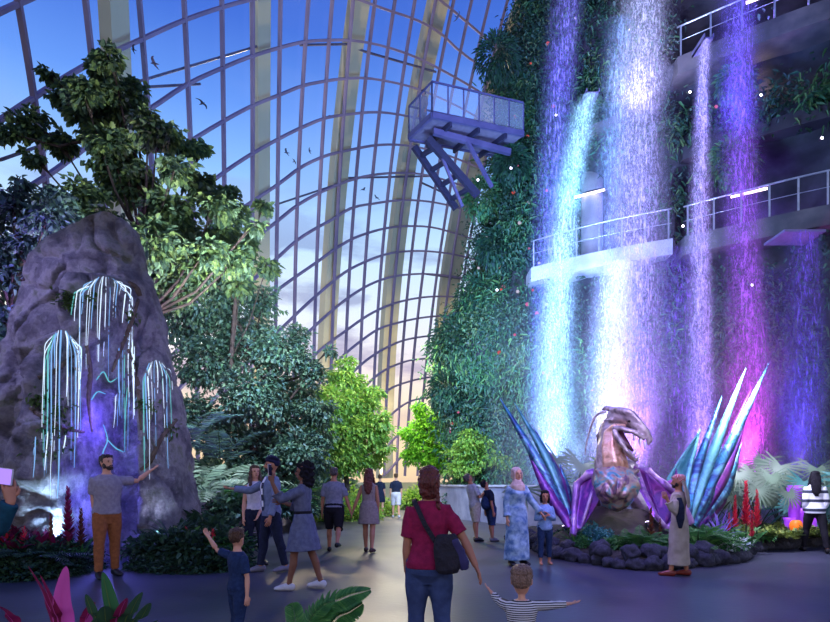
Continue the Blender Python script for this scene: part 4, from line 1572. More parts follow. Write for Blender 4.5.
def edging(path, label, group, sel=lambda x, y: True, step=.26, size=.17):
    ms = []
    sm = mat('edging_stone', srgb(62, 62, 78), srgb(40, 42, 54), rough=.85, scale=5, bump=.6)
    for k in range(5):
        bm = bmesh.new()
        bmesh.ops.create_icosphere(bm, subdivisions=3, radius=1)
        for v in bm.verts:
            d = v.co.normalized()
            v.co = d * (1 + .38 * noise.noise(d * 1.6 + V(k * 5, 0, 0)) + .12 * noise.noise(d * 4 + V(k * 3, 2, 0)))
            v.co.z *= .75
        me = bm_mesh(bm, 'stone')
        me.materials.append(sm)
        ms.append(me)
    acc = 0
    rs = random.Random(11)
    P2 = path + [path[0]]
    for (x0, y0), (x1, y1) in zip(P2, P2[1:]):
        d = math.hypot(x1 - x0, y1 - y0)
        k = 0
        while acc < d:
            f = acc / d
            x, y = x0 + (x1 - x0) * f, y0 + (y1 - y0) * f
            if sel(x, y):
                for lvl in (0, 1):
                    if lvl and rs.random() < .35: continue
                    o = link('edging_stone', rs.choice(ms))
                    s = size * rs.uniform(.7, 1.25)
                    o.location = (x + rs.uniform(-.05, .05), y + rs.uniform(-.04, .04) + lvl * .12, s * .55 + lvl * .17)
                    o.rotation_euler = (rs.uniform(-.3, .3), rs.uniform(-.3, .3), rs.uniform(0, 6.28))
                    o.scale = (s, s * .9, s)
                    tag(o, label, 'stone', group)
            acc += step * rs.uniform(.8, 1.2)
        acc -= d


def build_beds():
    soil = mat('bed_soil', srgb(44, 40, 40), srgb(60, 56, 48), rough=.95, scale=6, bump=.8)
    FD = lambda px, py: ((px - CX) / F * (F * CAMH / (py - HY)), F * CAMH / (py - HY))
    # bed around the dragon
    front = [FD(540, 552), FD(562, 559), FD(600, 565), (3.35, 9.75), (4.15, 9.75), FD(735, 562), FD(748, 553), (7.5, 12.6), FD(830, 545)]
    back = [(11.2, 13.4), (9.8, 15.0), (7.5, 16.2), (5.2, 17.2), (3.4, 17.2), (2.3, 14.6)]
    path, c = outline_bed('planting_bed', '', front + back, .22, soil, .1)
    edging(path, 'small dark rough stone edging the dragon sculpture bed', 'edging stones of the dragon bed', lambda x, y: y < 14.2 and x > 1.6 and x / y < .72)
    # left beds
    lp = [FD(-60, 572), FD(0, 574), FD(40, 572), FD(76, 566), FD(92, 552), FD(104, 545), (-5.3, 13.2), (-9.5, 13.2), (-9.6, 9.6)]
    outline_bed('planting_bed', '', lp, .12, soil, .1)
    mp = [FD(134, 566), FD(160, 573), FD(200, 573), FD(236, 566), (-3.3, 12.2), (-4.2, 14.2), (-5.0, 14.2), (-4.95, 11.6)]
    path2, _ = outline_bed('planting_bed', '', mp, .15, soil, .3)
    # soil behind the left wall
    lb = [(-5.4, 14.0), (-4.9, 16.5), (-4.75, 20), (-4.8, 23), (-3.6, 27.5), (-4.5, 33), (-9, 30), (-11, 20), (-9.6, 13.6)]
    outline_bed('planting_bed', '', lb, .6, soil, .3)

    # ---- right bed, planted
    for px, Z, s, z, lab in ((575, 14.4, 1.25, .3, 'pale fan palm behind the left wing of the dragon sculpture'),
                             (712, 14.0, .95, .3, 'pale fan palm just right of the big raised wing'),
                             (735, 15.0, 1.05, .3, 'pale fan palm against the low wall, second from the raised wing'),
                             (758, 13.8, 1.1, .3, 'broad pale fan palm above the red flower spikes'),
                             (778, 15.0, 1.0, .3, 'pale fan palm in front of the low wall, left of the purple pitcher plant'),
                             (800, 14.8, 1.25, .3, 'tall pale fan palm directly behind the woman in stripes'),
                             (690, 14.9, .9, .3, 'pale fan palm half hidden by the raised wing')):
        plant('fan', lab, px, Z, s * 1.3, random.uniform(-.4, .4), z)
    for px, Z, s, z, lab in ((822, 13.8, 1.75, .3, 'teal green fan palm at the right edge of the picture, uppermost'), (834, 13.3, 1.3, .3, 'teal green fan palm at the right edge beside the woman in stripes')):
        plant('teal_fan', lab, px, Z, s, random.uniform(-.4, .4), z)
    for px, Z, s, z, lab in ((746, 11.35, 1.0, .28, 'tallest red ginger spike in the dragon bed'), (735, 11.9, .75, .28, 'small red ginger spike left of the tallest one'),
                             (757, 11.7, .85, .28, 'red ginger spike right of the tallest one'), (752, 11.0, .55, .25, 'lowest red ginger spike at the front edge of the bed'), (729, 11.4, .5, .25, 'short red ginger spike beside the violet bromeliad')):
        plant('ginger', lab, px, Z, s, None, z)
    plant('violet', 'spiky violet bromeliad in front of the raised wing', 719, 11.3, 1.15, None, .38)
    for px, Z, s, z, lab in ((651, 10.55, .72, .28, 'dark stacked heliconia spike by the uplight right of the dragon chest'), (660, 10.7, .5, .28, 'smaller heliconia spike beside the taller dark one')):
        plant('brown_spike', lab, px, Z, s, None, z)
    gl = 'green fern in the front planting of the dragon bed'
    for px, Z, s in ((640, 10.4, .62), (655, 10.35, .55), (625, 10.55, .5), (698, 10.5, .75), (708, 10.6, .7), (692, 11.2, .7), (718, 10.9, .65), (580, 11.7, .5)):
        plant('fern', gl, px, Z, s, None, .27, 'ferns of the dragon bed')
    for px, Z, s, lab in ((590, 11.3, .78, 'teal leafy bush on the mound left below the dragon chest'), (602, 11.0, .6, 'smaller teal bush below the dragon chest'), (573, 11.9, .55, 'teal bush beside the left wing wrist of the dragon')):
        plant('teal_bush', lab, px, Z, s, None, .3)
    for px, Z, s in ((565, 12.3, .5), (612, 10.55, .45), (672, 10.5, .55), (725, 10.7, .5), (740, 11.6, .5), (690, 10.8, .5), (760, 12.3, .5), (585, 11.0, .4)):
        plant('fresh_bush', 'small leafy green bush in the dragon bed', px, Z, s, None, .24, 'small green bushes of the dragon bed')
    for px, Z, s in ((733, 10.8, .8), (727, 10.55, .6), (743, 11.05, .6)):
        plant('flowers', 'white flowering cushion at the front corner of the dragon bed', px, Z, s, None, .24, 'white flower cushions')
    for px, Z, s in ((568, 11.6, .7), (560, 12.4, .6), (645, 10.3, .5), (700, 11.6, .8), (770, 13.2, .7), (712, 12.3, 1.0), (690, 12.4, 1.0), (728, 13.0, 1.0)):
        plant('strap', 'tuft of narrow dark leaves in the dragon bed', px, Z, s, None, .25, 'narrow leaved tufts of the dragon bed')
    plant('agave', 'upright fresh green bromeliad beside the left wing wrist of the dragon', 575, 11.2, .8, None, .25)
    # moss cover
    pos, ax = [], []
    for _ in range(5200):
        px, Z = random.uniform(738, 836), random.uniform(11.9, 14.4)
        if Z < 12 + max(0, (px - 790)) * .02: continue
        q = G(px, Z, .30 + .16 * fbm((px * .06, Z * 1.4, 2), 3) + random.uniform(0, .1))
        pos.append(q[:]); ax.append((random.gauss(0, 1), random.gauss(0, 1), random.uniform(.2, 1.2)))
    tag(link('moss', leaves('moss', pos, ax, [(0, 0, 1)] * len(pos), .10 * RNG.uniform(.6, 1.4, len(pos)), .06, .3, .2), LEAFM['moss']), 'yellow green moss covering the right part of the dragon bed', 'moss', kind='stuff')
    # purple pitcher shapes and orange pod
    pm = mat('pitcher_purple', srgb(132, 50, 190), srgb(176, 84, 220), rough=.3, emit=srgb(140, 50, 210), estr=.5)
    t = thing('pitcher_plant', 'glowing purple pitcher plant left of the woman in stripes', 'plant', G(796, 13.1, .35))
    for k, (dx, dy, h, r) in enumerate(((-.05, 0, 1.0, .13), (.17, .1, .5, .17), (.42, .15, .62, .14), (.3, -.1, .34, .11), (-.2, -.05, .3, .1))):
        bm = bmesh.new()
        loft(bm, [(dx, dy, 0), (dx, dy, h * .35), (dx + .02, dy, h * .75), (dx + .02, dy, h), (dx + .02, dy, h), (dx + .02, dy, h * .8)], [r * .35, r * .8, r, r * 1.25, r * 1.0, r * .7], 14)
        link('pitcher', bm_mesh(bm, 'pitcher'), pm, t)
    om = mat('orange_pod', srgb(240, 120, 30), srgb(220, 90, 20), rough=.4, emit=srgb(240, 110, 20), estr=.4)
    bm = bmesh.new()
    for k in range(10):
        a = 2 * PI * k / 10
        ellip(bm, (.045 * math.cos(a), .045 * math.sin(a), .14), (.085, .085, .13), None, 8, 6)
    o = link('orange_pod', remesh(bm, .012, 2, 'pod'), om)
    o.location = G(796, 12.6, .36)
    tag(o, 'small round orange pod in front of the purple pitcher plant', 'plant')

    # ---- left bed with magenta plants
    for px, Z, s, lab in ((6, 9.8, 1.05, None), (22, 9.6, .95, None), (38, 9.5, .9, None), (14, 9.2, .9, None), (52, 9.6, .8, None), (-8, 9.4, 1.1, None), (30, 10.1, 1.0, None)):
        plant('magenta', 'dark magenta cordyline in the bed below the glowing rock', px, Z, s, None, .2, 'magenta cordylines of the left bed')
    for px, Z, s in ((0, 9.3, .9), (44, 9.2, .7), (60, 9.7, .75), (70, 9.9, .6), (26, 9.25, .8), (-14, 9.6, 1.1), (84, 10.1, .55), (12, 10.2, .9)):
        plant('bush', 'low dark leafy bush in the bed below the glowing rock', px, Z, s, None, .14, 'dark bushes of the left bed')
    plant('pink_spike', 'tall pinkish ginger spike left of the man in grey', 68, 9.6, 1.05, None, .16)
    plant('brown_spike', 'brown heliconia spike right of the tall pinkish one', 81, 9.8, .85, None, .16)
    plant('brown_spike', 'orange brown heliconia left of the tall pinkish spike', 51, 9.5, .75, None, .18)
    plant('red_broad', 'red bromeliad spike at the far left of the dark bed', 6, 9.3, 1.25, None, .2)
    plant('red_broad', 'red bromeliad spike in the middle of the dark bed', 24, 9.25, 1.0, None, .2)
    plant('agave', 'fresh green bromeliad at the right end of the dark bed', 82, 9.7, .8, None, .16)
    plant('agave', 'fresh green bromeliad below the tall pinkish spike', 66, 9.45, .6, None, .16)
    for px, Z, s in ((36, 9.0, .8), (20, 8.95, .8), (54, 9.1, .7), (4, 8.95, .8)):
        plant('dark_fern', 'dark fern hanging over the front of the left bed', px, Z, s, None, .14, 'dark ferns of the left bed')
    # ---- bed right of the man in grey
    for px, Z, s in ((146, 10.0, .7), (160, 9.9, .75), (176, 9.8, .75), (192, 9.75, .8), (208, 9.8, .85), (224, 10.0, .85), (232, 10.5, .85), (216, 10.6, 1.15), (196, 10.8, 1.15), (180, 10.4, .85), (204, 11.4, 1.2)):
        plant('bush', 'dark leafy bush in the mound right of the glowing rock', px, Z, s, None, .22, 'dark bushes right of the rock')
    for px, Z, s in ((142, 9.75, .5), (154, 9.55, .5), (168, 9.45, .55), (182, 9.4, .5), (196, 9.4, .55), (210, 9.45, .5), (224, 9.6, .5), (238, 9.95, .55)):
        plant('bush', 'low leafy bush spilling onto the floor in front of the right mound', px, Z, s, None, .0, 'floor edge bushes right of the rock')
    for px, Z, s in ((-6, 8.75, .6), (10, 8.7, .6), (26, 8.7, .6), (44, 8.8, .55), (60, 9.0, .5), (74, 9.3, .5), (88, 9.75, .5)):
        plant('bush', 'low leafy bush spilling onto the floor in front of the left bed', px, Z, s, None, .0, 'floor edge bushes of the left bed')
    for px, Z, s in ((172, 10.2, .8), (188, 10.1, .85), (222, 9.9, .6), (162, 10.3, .6)):
        plant('dark_fern', 'dark fern in the mound right of the glowing rock', px, Z, s, None, .32, 'dark ferns right of the rock')
    for px, Z, s in ((203, 10.0, .7), (232, 10.1, .7), (216, 9.8, .55), (150, 9.95, .45)):
        plant('fresh_bush', 'mid green bush in the mound right of the glowing rock', px, Z, s, None, .3, 'green bushes right of the rock')
    plant('strap', 'spiky dark tuft at the rock foot beside the white uplight', 170, 9.95, 1.1, None, .35)
    plant('red_broad', 'red flowering bromeliad where the boy points', 213, 9.6, .62, None, .35)
    plant('red_broad', 'orange red bromeliad near the rock foot uplight', 186, 10.0, .62, None, .35)
    plant('broad', 'broad leaved green plant in the mound behind the boy', 190, 10.2, .7, None, .35)
    # ---- plants behind the left wall
    plant('palm', 'pale palm with feathered fronds, leftmost beside the rock', 196, 14.6, .95, .4, .85)
    plant('palm', 'pale palm with feathered fronds left of the woman with long hair', 222, 15.6, .95, 1.4, .85)
    plant('blue_palm', 'bluish palm against the dark tree right of the rock', 220, 16.6, .8, 2.0, 1.9)
    plant('blue_palm', 'bluish palm close to the right flank of the rock', 186, 15.4, .8, 2.6, 2.3)
    for px, Z, s in ((206, 15.6, .7), (246, 16, .75), (262, 16.8, .8), (284, 17.6, .8), (300, 19.0, .8), (316, 21, .8), (230, 15.2, .7), (190, 14.8, .7)):
        plant('hedge_bush', 'leafy bush behind the low wall left of the path', px, Z, s, None, .5, 'bushes behind the left wall')
    for px, Z, s in ((240, 15.4, 1.1), (270, 16.4, 1.1), (296, 18.4, 1.2), (256, 15.9, 1.1)):
        plant('fern', 'green fern behind the low wall left of the path', px, Z, s, None, .75, 'ferns behind the left wall')


def build_far_bushes():
    proto('lime_bush', 'bush', 'bush', [('foliage', bush_mesh(1100, 1.1, .2, .11, .9), 'lime'), ('stem', stem_mesh(.6, .05), 'bark')])
    for px, Z, s in ((330, 22.6, .8), (346, 22.8, .9), (360, 23, .8), (318, 24, .9), (338, 24.5, 1.0), (360, 25, .95), (378, 26.5, .8), (326, 26, 1.2), (350, 26.4, 1.2), (410, 33, 1.1), (424, 33.4, 1.2), (442, 33, 1.1), (434, 31, .8)):
        plant('lime_bush', 'sunlit lime green bush around the bright trees at the end of the path', px, Z, s, None, 0, 'lime bushes at the end of the path')
    for px, Z, s in ((180, 19, 1.5), (202, 20, 1.5), (226, 21, 1.5), (248, 22, 1.5), (268, 23, 1.5), (288, 24, 1.5), (306, 26, 1.5), (322, 28, 1.5)):
        plant('hedge_bush', 'tall leafy bush in the back row behind the low wall left of the path', px, Z, s, None, .4, 'back row bushes left of the path')
    for px, Z, s in ((452, 27.0, .8), (462, 25.5, .7), (482, 23.4, .55), (500, 22.2, .5), (520, 21.2, .5), (540, 20.5, .45)):
        plant('hedge_bush', 'dark leafy bush between the pale low wall and the cliff foot', px, Z, s, None, .5, 'bushes at the cliff foot')


def build_foreground():
    """plants rising from pots of soil right before the viewer"""
    soil = bpy.data.materials['bed_soil']
    def leafset(name, label, px0, Z, specs, cat='plant'):
        b = G(px0, Z, 0)
        t = thing(name, label, cat, b)
        for (base, mid, tip, w, key, prof) in specs:
            p0 = P(*base, Z) - b
            p1 = P(*mid, Z - .05) - b
            p2 = P(*tip, Z - .1) - b
            root = V(p0.x * .25, 0, 0)
            ctrl = [root, p0, p1, p2]
            pts = [Vector(q) for q in smooth_path([tuple(q) for q in ctrl], 36)]
            lf = link('leaf', ribbons('leaf', [(pts, w, prof)], fold=.14), LEAFM[key], t)
            link('midrib', ribbons('midrib', [([q + V(0, -.004, .001) for q in pts[6:-2]], .007, lambda f: 1 - .8 * f)], fold=.05), LEAFM['moss' if key in ('fresh', 'dark') else 'pink'], lf)
        return t
    PL = lambda t: .02 + .98 * max(0, math.sin(PI * min(1, max(0, (t - .2) / .8)) ** .8)) ** .55
    leafset('cordyline', 'pink and maroon cordyline closest to the viewer at the lower left', 66, 2.6,
            [((66, 640), (62, 605), (66, 566), .075, 'pink', PL), ((56, 640), (46, 600), (28, 566), .05, 'magenta', PL), ((60, 640), (54, 610), (40, 575), .05, 'magenta', PL),
             ((84, 640), (88, 615), (94, 602), .05, 'magenta', PL), ((20, 645), (8, 615), (-8, 604), .06, 'magenta', PL), ((78, 645), (86, 632), (92, 612), .04, 'pink', PL)])
    leafset('bromeliad', 'dark green bromeliad with blunt leaves right of the pink cordyline', 122, 2.5,
            [((118, 640), (110, 605), (103, 572), .07, 'fresh', PL), ((108, 640), (106, 620), (105, 606), .08, 'dark', PL), ((124, 640), (132, 612), (142, 592), .06, 'dark', PL), ((130, 640), (142, 618), (150, 603), .06, 'dark', PL),
             ((100, 640), (92, 612), (86, 594), .045, 'dark', PL), ((116, 640), (120, 615), (127, 598), .05, 'magenta', PL), ((98, 650), (96, 632), (97, 618), .07, 'dark', PL), ((134, 650), (146, 632), (158, 620), .05, 'dark', PL)])
    # arching fern at the lower middle
    t = thing('fern', 'arching green fern closest to the viewer at the lower middle', 'fern', G(322, 2.7))
    b = G(322, 2.7)
    for ctrl, wl in (([(310, 660), (322, 612), (344, 598), (370, 590)], .085), ([(300, 660), (296, 628), (294, 612), (292, 604)], .05), ([(316, 660), (334, 622), (350, 612), (362, 604)], .07), ([(306, 660), (310, 622), (320, 608), (334, 600)], .06)):
        pts = [Vector(q) for q in smooth_path([tuple(V(0, 0, 0))] + [tuple(P(a, c, 2.7) - b) for a, c in ctrl], 24)]
        pos, ax, up, ll = [], [], [], []
        n = 62
        for i in range(n):
            f = .35 + .64 * i / (n - 1)
            q = f * 24
            a = min(int(q), 23)
            p = pts[a].lerp(pts[a + 1], q - a)
            tt = (pts[a + 1] - pts[a]).normalized()
            s = tt.cross(V(0, -.6, .8)).normalized()
            u = s.cross(tt)
            for sg in (-1, 1):
                pos.append(p[:]); ax.append((s * sg + tt * .6)[:]); up.append(u[:]); ll.append(wl * math.sin(PI * min(.97, .2 + .78 * (i / n))) ** .7)
        link('frond', leaves('frond', pos, ax, up, np.array(ll), .011, .15, .15), LEAFM['fresh'], t)
        link('rib', ribbons('rib', [([q + V(0, -.006, .002) for q in pts], .008, lambda t: 1 - .7 * t)]), LEAFM['stem'], t)
# ------------------------------------------------------------------ people
SKIN = {}
FAB = {}


def fabric(key, c1, c2=None, scale=20):
    FAB[key] = mat('fabric_' + key, c1, c2, rough=.85, scale=scale, bump=.15, bscale=60, spec=.15)


def build_people_mats():
    for k, c in (('light', srgb(206, 150, 124)), ('tan', srgb(168, 112, 86)), ('brown', srgb(118, 76, 60)), ('deep', srgb(84, 54, 46))):
        SKIN[k] = mat('skin_' + k, c, tuple(.9 * v for v in c[:3]) + (1,), rough=.55, scale=14)
    SKIN['eye'] = mat('eye_dark', srgb(22, 18, 18), rough=.2)
    SKIN['lip'] = mat('lips', srgb(146, 78, 74), rough=.5)
    for k, c in (('black', srgb(24, 20, 22)), ('dark_brown', srgb(46, 30, 26)), ('brown', srgb(84, 56, 40)), ('red_brown', srgb(100, 40, 36)), ('blond', srgb(142, 112, 96)), ('grey_brown', srgb(84, 74, 78))):
        FAB['hair_' + k] = mat('hair_' + k, c, tuple(.55 * v for v in c[:3]) + (1,), rough=.45, scale=30, bump=.6, bscale=70, stretch=(1, 1, .18))
    fabric('grey_tee', srgb(146, 138, 152), srgb(128, 120, 138))
    fabric('rust', srgb(150, 92, 56), srgb(130, 78, 48))
    fabric('navy', srgb(38, 56, 92), srgb(30, 44, 76))
    fabric('navy_dark', srgb(34, 40, 62), srgb(26, 30, 50))
    fabric('teal', srgb(24, 70, 90), srgb(18, 54, 72))
    fabric('white', srgb(206, 200, 208), srgb(186, 180, 192))
    fabric('black', srgb(28, 26, 34), srgb(22, 20, 28))
    fabric('blazer', srgb(112, 122, 150), srgb(96, 106, 134))
    fabric('denim_dress', srgb(98, 102, 128), srgb(82, 86, 112))
    fabric('slate', srgb(122, 122, 140), srgb(104, 104, 124))
    fabric('taupe', srgb(140, 126, 124), srgb(122, 108, 108))
    fabric('burgundy', srgb(140, 30, 70), srgb(118, 24, 60))
    fabric('jeans', srgb(64, 78, 116), srgb(48, 60, 94), 9)
    fabric('beige', srgb(186, 172, 156), srgb(164, 150, 136))
    fabric('thobe', srgb(170, 158, 146), srgb(144, 132, 122), 6)
    fabric('robe', srgb(156, 182, 204), srgb(76, 108, 150), 9)
    fabric('scarf', srgb(198, 172, 164), srgb(172, 146, 140), 12)
    fabric('sky', srgb(130, 158, 200), srgb(112, 138, 184))
    fabric('grey_white', srgb(172, 170, 180), srgb(150, 148, 160))
    fabric('turban', srgb(34, 36, 66), srgb(26, 26, 50), 10)
    FAB['stripe_fine'] = stripe_mat('fabric_fine_stripe', srgb(206, 204, 210), srgb(30, 28, 40), 30, .5)
    FAB['stripe_wide'] = stripe_mat('fabric_wide_stripe', srgb(214, 214, 222), srgb(40, 46, 66), 5.2, .66, phase=.12)
    FAB['red_check'] = check_mat('fabric_red_check', srgb(170, 60, 66), srgb(196, 160, 156), 50)
    FAB['shirt_print'] = check_mat('fabric_bold_print', srgb(216, 216, 224), srgb(40, 44, 66), 11)
    FAB['shoe_black'] = mat('shoe_black', srgb(24, 22, 26), rough=.4)
    FAB['shoe_white'] = mat('shoe_white', srgb(206, 204, 216), rough=.5)
    FAB['shoe_grey'] = mat('shoe_grey', srgb(110, 106, 120), rough=.5)
    FAB['shoe_red'] = mat('shoe_red', srgb(132, 50, 40), rough=.45)
    FAB['shoe_brown'] = mat('shoe_brown', srgb(64, 44, 40), rough=.45)


TORSO_M = [(.79, .085, .08, 0), (.86, .158, .112, .008), (.94, .168, .118, .01), (1.03, .148, .103, .0), (1.10, .146, .1, -.004), (1.20, .16, .108, -.006), (1.30, .178, .118, -.004), (1.37, .176, .106, .004), (1.42, .142, .086, .01), (1.45, .105, .072, .012), (1.48, .070, .062, .012)]
TORSO_F = [(.79, .085, .08, 0), (.86, .162, .116, .01), (.94, .168, .122, .012), (1.03, .134, .1, .0), (1.10, .122, .088, -.002), (1.20, .136, .1, -.012), (1.28, .152, .122, -.02), (1.36, .148, .098, 0), (1.41, .122, .078, .01), (1.44, .092, .066, .012), (1.475, .062, .056, .012)]


def person(label, px, S, h, rz=0.0, sex='m', skin='light', hair=('short', 'dark_brown'), head=(0, 0), torso=(0, 0), arms=None, legs=((0, 0), (0, 0)), spread=.02,
           clothes=(), shoes='shoe_black', hs=1.0, voxel=.011, build=1.0, group=None, loc=None, curl=.5, beard=False, extra=None, shw=1.0, face_cover=False):
    Z = F / S
    L = Vector(loc) if loc is not None else G(px, Z)
    sc = h / 1.75
    t = thing('person', label, 'person', L, rz, group, sc)
    inv = Matrix.Rotation(-rz, 3, 'Z')
    TS = TORSO_F if sex == 'f' else TORSO_M
    shx = (.165 if sex == 'f' else .192) * shw
    # legs, pelvis at origin first
    hip = {}
    for sg, (th, kb) in zip((1, -1), legs):
        hp = V(.088 * sg, 0, 0)
        a = math.radians(th)
        k = hp + V(sg * spread, -math.sin(a) * .43, -math.cos(a) * .43)
        b = math.radians(th - kb)
        an = k + V(sg * spread * .6, -math.sin(b) * .41, -math.cos(b) * .41)
        hip[sg] = [hp, k, an]
    dz = -min(q[2].z for q in hip.values()) + .085
    for q in hip.values():
        for v in q: v.z += dz
    pel = V(0, 0, dz)
    TR = Matrix.Rotation(torso[1], 3, 'Y') @ Matrix.Rotation(torso[0], 3, 'X')
    def T(v):
        v = Vector(v) - V(0, 0, .925)
        return pel + TR @ v
    sd = TR @ V(1, 0, 0)
    nk = T((0, .012, 1.50))
    HR = TR @ Matrix.Rotation(head[0], 3, 'Z') @ Matrix.Rotation(head[1], 3, 'X')
    def H(v):
        return nk + HR @ ((Vector(v) - V(0, .012, 1.50)) * hs)
    def tors(bm, z0, z1, inf, cut=None):
        ss = [s for s in TS if z0 - .001 <= s[0] <= z1 + .001]
        zs = [s[0] for s in TS]
        lst = [z0] + [s[0] for s in ss if z0 + .015 < s[0] < z1 - .015] + [z1]
        pts, rr = [], []
        for z in lst:
            rx, ry, yo = (interp(z, zs, [s[k] for s in TS]) for k in (1, 2, 3))
            pts.append(T((0, yo, z)))
            rr.append((rx * build + inf, ry * build + inf))
        loft(bm, pts, rr, 20, sd)
    ar = {}
    for sg in (1, -1):
        a = (arms or {}).get('L' if sg > 0 else 'R')
        s0 = T((sg * (shx - .022), .008, 1.378))
        if a is None:
            u, f = V(sg * .16, .03, -1), V(sg * .03, -.22, -1)
        elif a[0] == 'reach':
            tg = (inv @ (Vector(a[1]) - L)) / sc - s0
            dd = min(tg.length, .61)
            e = tg.normalized()
            la, lb = .285, .335
            ca = max(-1, min(1, (la * la + dd * dd - lb * lb) / (2 * la * dd)))
            pole = inv @ Vector(a[2])
            pole = (pole - e * pole.dot(e)).normalized()
            u = e * ca + pole * math.sqrt(max(0, 1 - ca * ca))
            f = e * dd - u * la
            a = None
        else:
            u, f = inv @ Vector(a[0]), inv @ Vector(a[1])
        u.normalize(); f.normalize()
        el = s0 + u * .285
        wr = el + f * .25
        hd = inv @ Vector(a[2]).normalized() if a and len(a) > 2 else f
        ar[sg] = (s0, el, wr, hd)
    # ---- body
    bm = bmesh.new()
    tors(bm, .79, 1.475, 0)
    loft(bm, [T((0, .012, 1.44)), T((0, .012, 1.50)), H((0, .004, 1.56)), H((0, 0, 1.60))], [(.07, .062), (.056, .058), (.054, .058), (.05, .055)], 14, sd)
    hx = HR @ V(1, 0, 0)
    HS = [(1.523, .022, .028, -.058), (1.537, .04, .046, -.048), (1.565, .054, .07, -.026), (1.60, .066, .084, -.008), (1.635, .073, .093, 0), (1.67, .076, .098, .004), (1.705, .07, .09, .007), (1.732, .05, .066, .008), (1.748, .02, .028, .008)]
    loft(bm, [H((0, y, z)) for z, a, b, y in HS], [(a * hs, b * hs) for z, a, b, y in HS], 18, hx)
    loft(bm, [H((0, -.088, 1.648)), H((0, -.104, 1.622)), H((0, -.112, 1.604)), H((0, -.094, 1.594))], [.010 * hs, .013 * hs, .018 * hs, .014 * hs], 8)
    for sg in (1, -1):
        ellip(bm, H((sg * .074, .01, 1.63)), (.012 * hs, .022 * hs, .034 * hs), HR, 8, 6)
        ellip(bm, H((sg * .03, -.084, 1.652)), (.024 * hs, .012 * hs, .008 * hs), HR, 8, 6)
        hp, k, an = hip[sg]
        m1, m2 = hp.lerp(k, .45), k.lerp(an, .32)
        loft(bm, [hp + V(0, 0, .04), hp.lerp(k, .12), m1, k, m2 + V(0, .014, 0), k.lerp(an, .7), an], [.082 * build, .088 * build, .074 * build, .054, .056, .042, .036], 12)
        fo = V(sg * .12, -1, 0).normalized()
        so = an.z - .085
        p = lambda d, z: V(an.x, an.y, so) + fo * d + V(0, 0, z)
        loft(bm, [an + V(0, 0, .03), an + V(0, 0, -.03)], [.035, .036], 10)
        loft(bm, [p(-.06, .04), p(-.03, .045), p(.04, .045), p(.11, .032), p(.165, .022), p(.185, .02)], [(.022, .022), (.032, .04), (.036, .04), (.043, .028), (.038, .018), (.02, .012)], 12, (1, 0, 0))
        s0, el, wr, hd = ar[sg]
        loft(bm, [T((sg * .08, .01, 1.375)), s0, s0.lerp(el, .3), s0.lerp(el, .65), el, el.lerp(wr, .25), el.lerp(wr, .65), wr], [.042, .047 * build, .046 * build, .041 * build, .036, .040, .033, .026], 12)
        fw = V(0, -1, 0)
        w = fw - hd * fw.dot(hd)
        if w.length < .3:
            w = V(sg * .2, 0, -1) - hd * hd.dot(V(sg * .2, 0, -1))
        w.normalize()
        loft(bm, [wr - hd * .01, wr + hd * .03, wr + hd * .075, wr + hd * .095], [(.027, .02), (.036, .017), (.042, .015), (.036, .012)], 12, w)
    body = remesh(bm, voxel, 3, 'body')
    bm = bmesh.new()
    bm.from_mesh(body)
    for sg in (1, -1):
        s0, el, wr, hd = ar[sg]
        fw = V(0, -1, 0)
        w = fw - hd * fw.dot(hd)
        if w.length < .3:
            w = V(sg * .2, 0, -1) - hd * hd.dot(V(sg * .2, 0, -1))
        w.normalize()
        nn = w.cross(hd) * sg
        if nn.dot(V(-sg, 0, 0)) < 0: nn = -nn
        for k, (off, ln) in enumerate(((.031, .070), (.011, .080), (-.010, .074), (-.030, .058))):
            p0 = wr + hd * .082 + w * off
            c = curl * (.8 + .15 * k)
            d1 = (hd + nn * .25 * c + w * off * 2).normalized()
            d2 = (hd + nn * .9 * c).normalized()
            d3 = (hd + nn * 1.7 * c).normalized()
            q1 = p0 + d1 * ln * .45
            q2 = q1 + d2 * ln * .33
            q3 = q2 + d3 * ln * .25
            loft(bm, [p0 - hd * .02, p0, q1, q2, q3], [.0085, .0092, .0085, .0076, .005], 7)
        b0 = wr + hd * .028 + w * .028
        loft(bm, [b0 - w * .012, b0 + w * .012 + hd * .018, b0 + w * .024 + hd * .042 + nn * .01, b0 + w * .022 + hd * .066 + nn * .018], [.011, .0115, .0095, .006], 7)
    nf = len(bm.faces)
    es, ls = [], []
    for sg in (1, -1):
        es += ellip(bm, H((sg * .031, -.0865, 1.636)), (.0135 * hs, .007 * hs, .0065 * hs), HR, 8, 6)
        es += ellip(bm, H((sg * .031, -.091, 1.657)), (.019 * hs, .005 * hs, .0035 * hs), HR @ Matrix.Rotation(sg * .12, 3, 'Y'), 8, 5)
    ls += ellip(bm, H((0, -.092, 1.568)), (.023 * hs, .008 * hs, .0075 * hs), HR, 10, 6)
    for f in es: f.material_index = 1
    for f in ls: f.material_index = 2
    me = bm_mesh(bm, 'body')
    bpy.data.meshes.remove(body)
    link('body', me, [SKIN[skin], SKIN['eye'], SKIN['lip']], t)
    # ---- clothes
    def sleeve(bm, sg, frac, inf, flare=0.0):
        s0, el, wr, hd = ar[sg]
        tot = .535
        pts, rr = [T((sg * .08, .01, 1.375))], [.05 + inf]
        tab = [(0, .051 * build), (.09, .051 * build), (.2, .046 * build), (.285, .042), (.35, .044), (.45, .036), (.525, .03)]
        end = frac * tot
        for d, r in tab:
            if d >= end: break
            pts.append(s0.lerp(el, d / .285) if d <= .285 else el.lerp(wr, (d - .285) / .25))
            rr.append(r + inf)
        d = end
        pts.append(s0.lerp(el, d / .285) if d <= .285 else el.lerp(wr, (d - .285) / .25))
